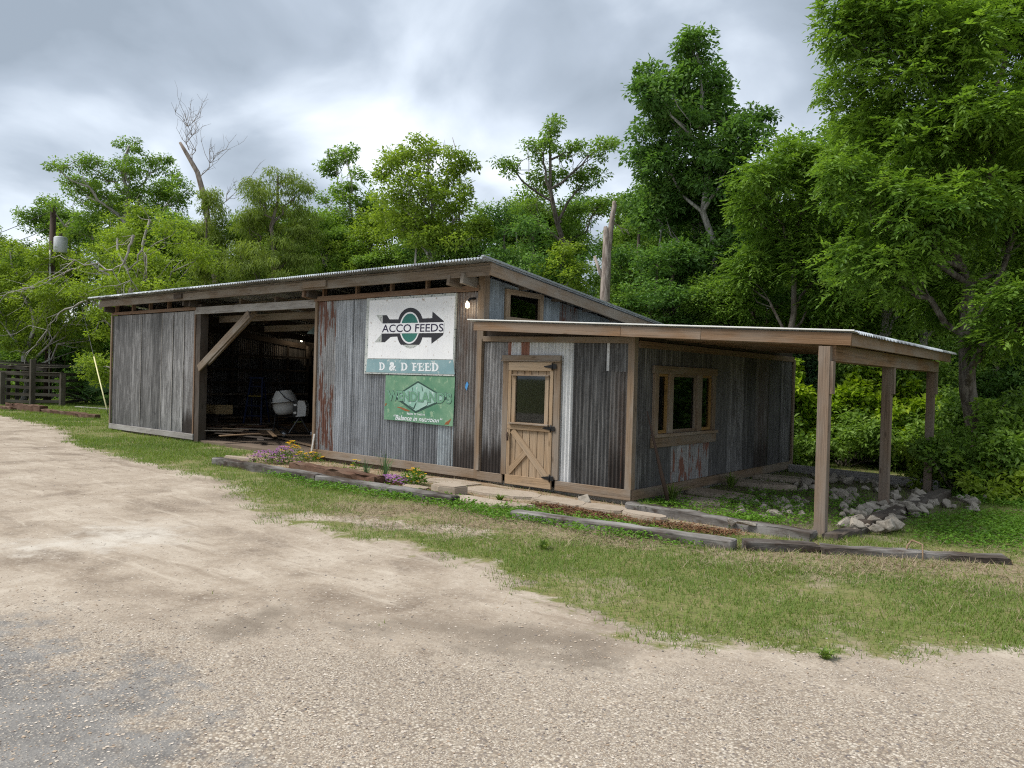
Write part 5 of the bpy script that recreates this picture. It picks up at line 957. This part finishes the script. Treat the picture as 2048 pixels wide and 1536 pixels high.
# rotten logs and plank left of the barn
def tie(name, label, a, b_, wd, ht, z, mat, seed, rough=0.012, group=None, cat='timber'):
    A, B_ = np.array(a, float), np.array(b_, float); o = board(name, (A[0], A[1], z), (B_[0], B_[1], z), wd, ht, mat, None, bev=0.015, rough=rough, seed=seed); return tag(o, label, cat, group)
a, b_ = on_z(86, 826), on_z(195, 838); tie('rotten_log', 'reddish rotten log lying in the grass, its right end nearest the barn', a, b_, 0.2, 0.18, GZ+0.06, ROTW, 1, 0.025, 'rotten logs', 'log')
a, b_ = on_z(18, 818), on_z(86, 826); tie('rotten_log', 'reddish rotten log lying below the cattle pen', a, b_, 0.3, 0.3, GZ+0.1, ROTW, 2, 0.035, 'rotten logs', 'log')
a, b_ = on_z(-40, 815), on_z(26, 822); tie('rotten_log', 'split log at the left picture edge below the fence', a, b_, 0.2, 0.16, GZ+0.06, ROTW, 3, 0.03, 'rotten logs', 'log')
a, b_ = on_z(152, 815), on_z(222, 820); tie('grass_plank', 'thin grey plank lying in the grass behind the guy wire', a, b_, 0.15, 0.06, GZ+0.03, GREYW, 4, 0.004, None, 'plank')
# ------------------------------------------------------------------ landscape timbers
G_ = 'old timbers edging the beds'
a, b_, c = on_z(424, 916, 0.06), on_z(622, 948, 0.06), on_z(903, 992, 0.06)
tie('landscape_timber', 'grey weathered timber edging the left end of the flower bed', a+[0, .09, 0], b_+[0.1, .09, 0], 0.2, 0.2, -0.035, TIEW, 11, 0.01, G_); tie('landscape_timber', 'dark weathered timber with sawn end edging the right half of the flower bed', b_+[0.1, .09, 0], c+[0, .09, 0], 0.19, 0.19, -0.045, TIEW, 12, 0.009, G_)
a, b_ = on_z(1018, 1013, 0.1), on_z(1462, 1071, 0.1); tie('landscape_timber', 'long grey-topped timber in front of the door end of the path', a+[0, .1, 0], b_+[0, .1, 0], 0.19, 0.22, -0.065, TIEW, 13, 0.006, G_)
a, b_, c = on_z(1478, 1070, 0.1), on_z(1640, 1082, 0.08), on_z(2015, 1108, 0.06); tie('landscape_timber', 'short grey timber left of the front porch post', a+[0, .1, 0], b_+[-.05, .1, 0], 0.19, 0.2, -0.065, TIEW, 14, 0.01, G_); tie('landscape_timber', 'cracked brown timber running from the front porch post to the right', b_+[-.02, .06, 0], c+[0, .08, 0], 0.18, 0.17, -0.06, TIEW, 15, 0.014, G_)
a, b_ = on_z(1258, 1006, 0.02), on_z(1628, 1062, 0.05); tie('landscape_timber', 'half buried timber between the store corner and the front porch post', a, b_, 0.2, 0.16, -0.04, TIEW, 16, 0.012, G_); tie('landscape_timber', 'half buried timber end right of the front porch post', on_z(1660, 1068, 0.02), on_z(1735, 1048, 0.02), 0.18, 0.14, -0.05, DARKW, 17, 0.012, G_)
tie('landscape_timber', 'dark timber half under the rock pile beside the middle porch post', on_z(1725, 1052, 0.0), on_z(1890, 985, 0.0), 0.2, 0.18, -0.03, DARKW, 18, 0.012, G_)
tie('rotten_log', 'reddish rotten log inside the flower bed', on_z(590, 926, 0.06), on_z(762, 957, 0.06), 0.22, 0.18, 0.0, ROTW, 19, 0.03, 'rotten logs', 'log')
a = on_z(1808, 1118); b_ = on_z(1846, 1128); rt = obj('forked_root', mesh_from('root', *join([tube([np.zeros(3), np.array([0.02, 0.05, 0.14]), np.array([0.05, 0.1, 0.19])], [0.009, 0.013, 0.012], 6), tube([np.array([0.05, 0.1, 0.19]), np.array([0.16, 0.05, 0.17]), b_-a], [0.012, 0.01, 0.006], 6)]), LUMB, True), None, Matrix.Translation(Vector(a))); tag(rt, 'small tan forked root propped over the cracked timber', 'root')
# ------------------------------------------------------------------ flagstones and rocks
def stone_mesh(seed, flat=1.0, n=12):
    r = np.random.default_rng(seed); bm = bmesh.new(); p = unit(r.normal(size=(n, 3)))*(0.78+0.3*r.random((n, 1)))*np.array([0.5, 0.42, 0.36*flat])
    for q in p: bm.verts.new(q)
    bmesh.ops.convex_hull(bm, input=bm.verts[:]); bmesh.ops.delete(bm, geom=[v for v in bm.verts if not v.link_faces], context='VERTS')
    bmesh.ops.bevel(bm, geom=bm.edges[:], offset=0.03, segments=1, affect='EDGES'); bmesh.ops.subdivide_edges(bm, edges=[e for e in bm.edges if e.calc_length() > 0.3], cuts=1)
    for v_ in bm.verts: v_.co *= 1+r.normal()*0.03
    me = bpy.data.meshes.new('stone'); bm.to_mesh(me); bm.free(); me.materials.append(ROCK); return me
STONES = [stone_mesh(400+i) for i in range(9)]
def slab_stone(label, px, py, w_, d_, seed, z=-0.045, rot=0.0, th=0.07):
    r = np.random.default_rng(seed); n = 11; p = on_z(px, py, z); pts = []
    for k in range(n): a = 2*math.pi*k/n + r.normal()*0.1; q = 1+r.normal()*0.09; pts.append((math.copysign(abs(math.cos(a))**0.7, math.cos(a))*w_/2*q, math.copysign(abs(math.sin(a))**0.7, math.sin(a))*d_/2*q))
    V, F = prism(pts, (0, 0, -th), (1, 0, 0), (0, 1, 0), th); bm = bmesh.new(); me = mesh_from('flag', V, F, SLAB); bm.from_mesh(me); bmesh.ops.bevel(bm, geom=[e for e in bm.edges if abs(e.verts[0].co.z) < 1e-6 and abs(e.verts[1].co.z) < 1e-6], offset=0.018, segments=2, affect='EDGES'); bm.to_mesh(me); bm.free()
    o = obj('flagstone', me, None, Matrix.Translation((p[0], p[1], z+0.02)) @ Matrix.Rotation(rot, 4, 'Z')); return tag(o, label, 'flagstone', 'flagstones by the store')
for i, (px, py, w_, d_, z, th, lb) in enumerate(((905, 965, 1.1, 0.55, -.05, .05, 'tan flagstone under the wall left of the door'), (1000, 985, 1.5, 0.65, -.045, .05, 'wide tan flagstone at the doorstep'), (965, 1003, 1.3, 0.5, -.05, .06, 'pale flagstone at the end of the flower bed timber'), (900, 972, 0.55, 0.4, .06, .13, 'thick rough limestone block beside the orange flowers'), (1120, 1003, 1.0, 0.5, -.05, .05, 'flagstone right of the doorstep'), (1200, 1015, 0.9, 0.5, -.055, .05, 'flagstone under the upright rock'), (1290, 1030, 0.7, 0.3, -.04, .07, 'small pinkish flagstone behind the long timber'), (1385, 1000, 1.0, 0.6, -.05, .06, 'grey flagstone beside the leaning pole'), (1430, 985, 1.4, 0.5, -.03, .08, 'long grey flagstone step along the side wall'), (1480, 962, 1.8, 0.55, -.01, .1, 'flagstone step below the dark side wall'), (1560, 955, 1.3, 0.5, -.02, .08, 'flagstone at the far corner of the side wall'), (480, 916, 0.9, 0.25, -.03, .06, 'pale stone behind the left end of the bed timber'), (1030, 1010, 0.5, 0.3, -.04, .06, 'small flagstone at the tip of the long timber'), (830, 975, .6, .3, -.04, .06, 'small flagstone behind the flowers'))):
    slab_stone(lb, px, py, w_, d_, 500+i, z, rng.normal()*0.12, th)
def rock(px, py, s, label, group, i, z=None, sz=(1, 1, 1)):
    p = on_z(px, py); h_ = gz(p[0], p[1]) if z is None else z
    o = obj('rock', STONES[i % 9], None, Matrix.Translation((p[0], p[1], h_+s*0.16)) @ Matrix.Rotation(rng.uniform(0, 6.28), 4, 'Z') @ Matrix.Rotation(rng.normal()*0.4, 4, 'X') @ Matrix.Diagonal((s*sz[0]*rng.uniform(.85, 1.2), s*sz[1]*rng.uniform(.85, 1.2), s*sz[2]*rng.uniform(.8, 1.15), 1)))
    return tag(o, label, 'rock', group)
rock(1170, 1006, 0.30, 'upright knobbly pale rock standing on the path below the tin wall', 'single rocks', 3, sz=(.9, .9, 1.25)); rock(1528, 1038, 0.16, 'lone small pale rock in the grass beside the half buried timber', 'single rocks', 4)
rock(1460, 1060, 0.16, 'small pale rock beside the gap between the timbers', 'single rocks', 5, z=0.0); rock(1490, 1064, 0.22, 'flat pale rock behind the short grey timber', 'single rocks', 6, z=0.0, sz=(1.4, .8, .5)); rock(1970, 1002, 0.2, 'lone pale rock in the grass at the right of the pile', 'single rocks', 2)
k = 0
for n_, (x0, x1, y0_, y1_), (s0, s1), lb, zz in ((46, (1680, 1800, 1012, 1072), (0.17, 0.36), 'pale angular rock in the heap in front of the middle porch post', 0.05), (28, (1770, 1850, 998, 1045), (0.17, 0.36), 'pale angular rock in the heap right of the middle porch post', 0.05), (20, (1835, 1955, 998, 1028), (0.12, 0.3), 'grey rock in the right-hand end of the rock heap', 0.03), (52, (1480, 1640, 996, 1036), (0.1, 0.26), 'small rock in the scatter left of the front porch post', 0.0), (60, (1590, 1770, 950, 1020), (0.16, 0.34), 'shaded grey rock in the bed under the porch roof', 0.02), (12, (1780, 1850, 965, 1000), (0.1, 0.24), 'shaded rock near the far porch post', 0.02), (9, (1500, 1590, 945, 985), (0.1, 0.2), 'shaded rock beside the flagstone steps', 0.0)):
    for j in range(n_):
        px, py = rng.uniform(x0, x1), rng.uniform(y0_, y1_); s = rng.uniform(s0, s1)*rng.uniform(0.7, 1.0)
        if abs(px-1640) < 22 and py > 1000: continue
        p = on_z(px, py); rock(px, py, s, lb, 'rocks of the porch bed', k, gz(p[0], p[1])+zz*rng.random()*1.5); k += 1
# ------------------------------------------------------------------ flowers
def flower(name, label, px, py, w_, h_, petal, seed, nf=90, nl=160, leaf=CLOVER, fs=0.03, ll=0.05):
    r = np.random.default_rng(seed); base = on_z(px, py); base[2] = gz(base[0], base[1]); w_, h_, nf, nl = w_*1.25, h_*1.15, int(nf*1.4), int(nl*1.5)
    t = thing(name, base, label, 'flowers', 'flowers of the bed'); M = WMAT[t.name]; d = unit(r.normal(size=(nl, 3))); d[:, 2] = np.abs(d[:, 2]); P = d*np.array([w_/2, w_/2*0.7, h_*0.9])*r.random((nl, 1))**0.5
    V, F = leaves_vf(P, d+r.normal(size=d.shape)*0.5, np.array([0, 0, 1.0])+r.normal(size=d.shape)*0.4, ll*(0.7+0.6*r.random(nl)), ll*0.5); obj('foliage', fast_mesh('foliage', V, F, leaf, tint=np.repeat(r.random(nl)*0.7, 4)), t, M)
    d = unit(r.normal(size=(nf, 3))); d[:, 2] = np.abs(d[:, 2])*1.2+0.25; c = d/np.linalg.norm(d, axis=1, keepdims=True)*np.array([w_/2, w_/2*0.7, h_])*(0.8+0.25*r.random((nf, 1))); Vs = []; Fs = []; tn = []
    for j in range(6):
        a = 2*math.pi*j/6+r.random(nf); ax = np.stack([np.cos(a), np.sin(a), 0.25+0*a], 1); V, F = leaves_vf(c, ax, np.tile([0, 0, 1.0], (nf, 1)), fs, fs*0.8, 0.1); Fs.append(F+4*nf*j); Vs.append(V); tn.append(np.repeat(r.random(nf), 4))
    obj('blossoms', fast_mesh('blossoms', np.concatenate(Vs), np.concatenate(Fs), petal, tint=np.concatenate(tn)), t, M); return t
flower('purple_flowers', 'purple flower mound at the left end of the flower bed', 535, 925, 0.8, 0.2, PETALP, 1, 120); flower('purple_flowers', 'taller purple flower mound beside the yellow marigolds', 565, 928, 0.55, 0.3, PETALP, 2, 90)
flower('yellow_flowers', 'yellow marigold clump behind the taller purple mound', 582, 918, 0.55, 0.34, PETALY, 3, 22, 140, fs=0.05); flower('yellow_flowers', 'small yellow marigold clump at the edge of the open bay', 628, 922, 0.4, 0.16, PETALY, 4, 10, 90, fs=0.045); flower('yellow_flowers', 'sparse yellow marigolds between the purple mound and the bay edge', 602, 922, 0.3, 0.2, PETALY, 9, 6, 50, fs=0.045)
flower('purple_flowers', 'low purple flower mat in front of the iris tufts', 782, 968, 0.75, 0.12, PETALP, 5, 150); flower('orange_flowers', 'round green lantana bush with orange flowers near the limestone block', 828, 972, 0.42, 0.26, PETALY, 6, 16, 320, fs=0.035); flower('yellow_flowers', 'single yellow bloom left of the first iris tuft', 712, 938, 0.2, 0.2, PETALY, 7, 4, 30, fs=0.045); flower('dark_purple_flowers', 'few dark purple blooms beside the rotten log', 600, 935, 0.25, 0.1, PETALP, 8, 12, 40)
def tuft(name, label, px, py, h_, n, mat, seed, wd=0.012, spread=0.35, cat='plant', group='tufts'):
    r = np.random.default_rng(seed); base = on_z(px, py); base[2] = gz(base[0], base[1]); Vs = []; Fs = []; tn = []
    for i in range(n):
        a = r.uniform(0, 6.28); d = np.array([math.cos(a), math.sin(a), 0]); L_ = h_*r.uniform(0.6, 1.05); lean_ = spread*r.random(); s_ = np.array([-d[1], d[0], 0])*wd; b0 = d*0.03*r.random(); m_ = b0+d*L_*lean_*0.4+np.array([0, 0, L_*0.6]); e_ = b0+d*L_*lean_*1.3+np.array([0, 0, L_*(1-0.3*lean_)])
        k_ = len(Vs)*6; Vs.append(np.array([b0-s_/2, b0+s_/2, m_-s_/2, m_+s_/2, e_, e_])); Fs += [(k_, k_+1, k_+3, k_+2), (k_+2, k_+3, k_+4, k_+4+1)]; tn += [r.random()]*6
    o = obj(name, fast_mesh(name, np.concatenate(Vs), np.array(Fs), mat, tint=tn), None, Matrix.Translation(Vector(base))); return tag(o, label, cat, group)
tuft('iris_tuft', 'blue-green iris tuft in the middle of the flower bed', 732, 962, 0.42, 26, LF_BLUE, 1); tuft('iris_tuft', 'taller blue-green iris tuft against the base board', 770, 958, 0.55, 24, LF_BLUE, 2, spread=0.7)
for i, (px, py, h_, lb) in enumerate(((1088, 1100, 0.13, 'bright weed tuft in the front lawn below the door'), (1295, 1025, 0.2, 'weed tuft behind the long timber'), (1345, 1002, 0.35, 'grassy weeds at the foot of the leaning pole'), (1462, 975, 0.3, 'weed clump at the side wall base'), (1650, 1316, 0.07, 'lone grass tuft on the gravel at the right'), (1000, 1003, 0.12, 'grass tuft between the flagstones'), (880, 985, 0.15, 'grass tuft by the limestone block'), (690, 945, 0.14, 'green sprout beside the rotten bed log'))):
    tuft('weed_tuft', lb, px, py, h_, 60, GRASSM, 20+i, 0.016, 1.3, 'weed', 'weed tufts')
# ------------------------------------------------------------------ grass, clover, straw, chips, pebbles
def scatter(n, x0, x1, y0_, y1_, ref, r):
    P = np.column_stack([r.uniform(x0, x1, n), r.uniform(y0_, y1_, n)]); V3 = np.column_stack([P, np.full(n, GZ)])-CAM; dp = V3 @ CF; u = (V3 @ CR)/np.maximum(dp, .1)
    keep = (dp > 2.5) & (np.abs(u) < 0.78) & (r.random(n) < np.minimum(1, (ref/np.maximum(dp, 1))**1.6)) & (poly_sd(P, BARN_FOOT) < 0.04)
    return P[keep], dp[keep]
def blades(name, P, h_, wd, lean_, mat, r, tint, flat=False):
    n = len(P); z = ground_h(P); a = r.uniform(0, 6.28, n); d = np.stack([np.cos(a), np.sin(a), 0*a], 1); b0 = np.column_stack([P, z-0.004]); s_ = np.stack([-d[:, 1], d[:, 0], 0*a], 1)*(wd/2)[:, None]
    tip = b0+d*(h_*lean_)[:, None]+np.array([0, 0, 1.0])*(h_)[:, None] if not flat else b0+d*h_[:, None]+np.array([0, 0, 1.0])*(r.random(n)**2*0.08+0.004)[:, None]
    V = np.stack([b0-s_, b0+s_, tip], 1).reshape(-1, 3); return tag(obj(name, fast_mesh(name, V, np.arange(3*n).reshape(n, 3), mat, tint=np.repeat(np.clip(tint, 0, 1), 3))), kind='stuff')
r = np.random.default_rng(900)
P, dp = scatter(2600000, -38, 9, -9, 9, 9.5, r)
nd = (vnoise(P, 2.6, 31, 4)-0.5)*1.7
sdD, sdT, sdB, sdP, sdK = (soft(P, q, w_) for q, w_ in ((DIRT, .5), (THATCH, .3), (BED, .25), (PORCHG, .4), (TRACK, .4)))
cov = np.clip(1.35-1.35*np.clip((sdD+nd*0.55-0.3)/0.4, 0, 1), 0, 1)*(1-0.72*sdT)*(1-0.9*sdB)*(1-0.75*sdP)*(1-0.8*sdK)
cov *= np.clip(0.1+2.6*(vnoise(P, 1.1, 77, 4)-0.3), 0.1, 1); k_ = r.random(len(P)) < cov; P, dp = P[k_], dp[k_]
hv = 0.025+0.035*r.random(len(P))*(0.6+0.9*vnoise(P, 1.7, 5, 2)); sc_ = np.maximum(1, dp/10)
blades('grass', P, hv*np.sqrt(sc_), 0.007*sc_, 0.3+0.9*r.random(len(P)), GRASSM, r, 0.15+0.6*vnoise(P, 0.9, 12, 3)+r.normal(0, 0.16, len(P)))['label'] = 'short mown green grass around the barn'
P, dp = scatter(700000, -9, 9, -6, 3.5, 13, r); t_ = soft(P, THATCH, .8)*np.clip(2.2*(vnoise(P, 1.6, 91, 3)-0.22), 0, 1) + 0.10*soft(P, BED, .3) + 0.012*(1-soft(P, DIRT, .6)); k_ = r.random(len(P)) < t_*0.6; P, dp = P[k_], dp[k_]
blades('straw', P, 0.06+0.14*r.random(len(P)), np.full(len(P), 0.008), 0*dp, STRAW, r, r.random(len(P)), True)['label'] = 'dry dead grass matted in front of the timbers'
CL = [gpoly([(1010, 1018), (1100, 1030), (1250, 1056), (1370, 1080), (1370, 1095), (1230, 1078), (1060, 1050), (985, 1030)]), gpoly([(860, 1000), (1000, 1025), (1000, 1045), (900, 1020)]), gpoly([(1290, 1005), (1380, 1000), (1360, 1016), (1290, 1015)]), gpoly([(1400, 1010), (1500, 985), (1640, 990), (1640, 1060), (1480, 1040)]), gpoly([(1330, 1015), (1620, 1050), (1480, 1055)]), gpoly([(1660, 1010), (1700, 985), (1760, 1040), (1690, 1066)]), gpoly([(1850, 1040), (2048, 1020), (2200, 1060), (2048, 1105), (1850, 1085)]), gpoly([(1880, 980), (2048, 960), (2300, 990), (2200, 1030), (1960, 1010)]), gpoly([(540, 950), (900, 1000), (880, 1012), (640, 975)])]
P, dp = scatter(800000, -8, 9, -3.5, 6, 14, r); w_ = np.max([soft(P, q, .25)*(0.4 if i in (3, 5) else 0.7 if i == 6 else 1) for i, q in enumerate(CL)], 0)*np.clip(1.6*(vnoise(P, 1.8, 55, 3)-0.15), 0, 1); k_ = r.random(len(P)) < w_*0.55; P = P[k_]; n = len(P)
a = r.uniform(0, 6.28, n); B0 = np.column_stack([P, ground_h(P)+0.012+0.07*r.random(n)]); V, F = leaves_vf(B0, np.stack([np.cos(a), np.sin(a), 0.3*r.normal(size=n)], 1), np.array([0, 0, 1.0])+r.normal(size=(n, 3))*0.45, 0.04+0.02*r.random(n), 0.028)
o = tag(obj('clover', fast_mesh('clover', V, F, CLOVER, tint=np.repeat(np.clip(r.normal(.45, .22, n), 0, 1), 4))), kind='stuff'); o['label'] = 'bright green clover and weeds along the timbers'
MU = [gpoly([(1075, 1010), (1160, 1018), (1300, 1050), (1250, 1050), (1120, 1028)]), gpoly([(1300, 1045), (1470, 1066), (1440, 1072), (1300, 1055)]), gpoly([(640, 935), (860, 985), (780, 975), (640, 950)])]
P, dp = scatter(260000, -6, 4, -3.5, 0, 14, r); k_ = r.random(len(P)) < np.max([soft(P, q, .15) for q in MU], 0)*0.8; P = P[k_]; n = len(P); a = r.uniform(0, 6.28, n)
V, F = leaves_vf(np.column_stack([P, ground_h(P)+0.008+0.02*r.random(n)]), np.stack([np.cos(a), np.sin(a), 0.2*r.normal(size=n)], 1), np.array([0, 0, 1.0])+r.normal(size=(n, 3))*0.3, 0.05+0.04*r.random(n), 0.016)
o = tag(obj('mulch', fast_mesh('mulch', V, F, MULCH, tint=np.repeat(r.random(n), 4))), kind='stuff'); o['label'] = 'brown wood chips along the beds'
def pebblemat():
    b = NB('pebble'); t = b.attr('tint'); return b.done(b.bsdf(b.ramp(t, (0.0, (0.14, 0.13, 0.13)), (0.3, (0.32, 0.24, 0.17)), (0.6, (0.4, 0.335, 0.265)), (1.0, (0.55, 0.49, 0.42))), 0.85, 0, None, 0.2))
P, dp = scatter(420000, -24, 9, -9.4, -0.5, 5.0, r); g_ = soft(P, GRAV, 1.2); k_ = r.random(len(P)) < (0.12+0.9*g_)*soft(P, DIRT, .5)*0.75; P, dp = P[k_], dp[k_]; n = len(P)
s_ = (0.004+0.009*r.random(n)**2.5)*np.maximum(1, dp/9); a = r.uniform(0, 6.28, n); ax = np.stack([np.cos(a), np.sin(a)], 1)*s_[:, None]; ay = np.stack([-np.sin(a), np.cos(a)], 1)*(s_*r.uniform(.55, .95, n))[:, None]; z = ground_h(P); h_ = s_*r.uniform(.35, .7, n)
V = np.stack([np.column_stack([P+ax, z+h_*.3]), np.column_stack([P+ay*r.uniform(.7, 1.2, (n, 1)), z+h_*.4]), np.column_stack([P-ax, z+h_*.3]), np.column_stack([P-ay, z+h_*.4]), np.column_stack([P+ax*.2, z+h_])], 1).reshape(-1, 3)
F = (np.arange(n)[:, None, None]*5+np.array([[0, 1, 4], [1, 2, 4], [2, 3, 4], [3, 0, 4]])[None]).reshape(-1, 3)
o = tag(obj('gravel', fast_mesh('gravel', V, F, pebblemat(), True, np.repeat(r.random(n), 5))), kind='stuff'); o['label'] = 'loose pale and tan pebbles of the gravel drive'
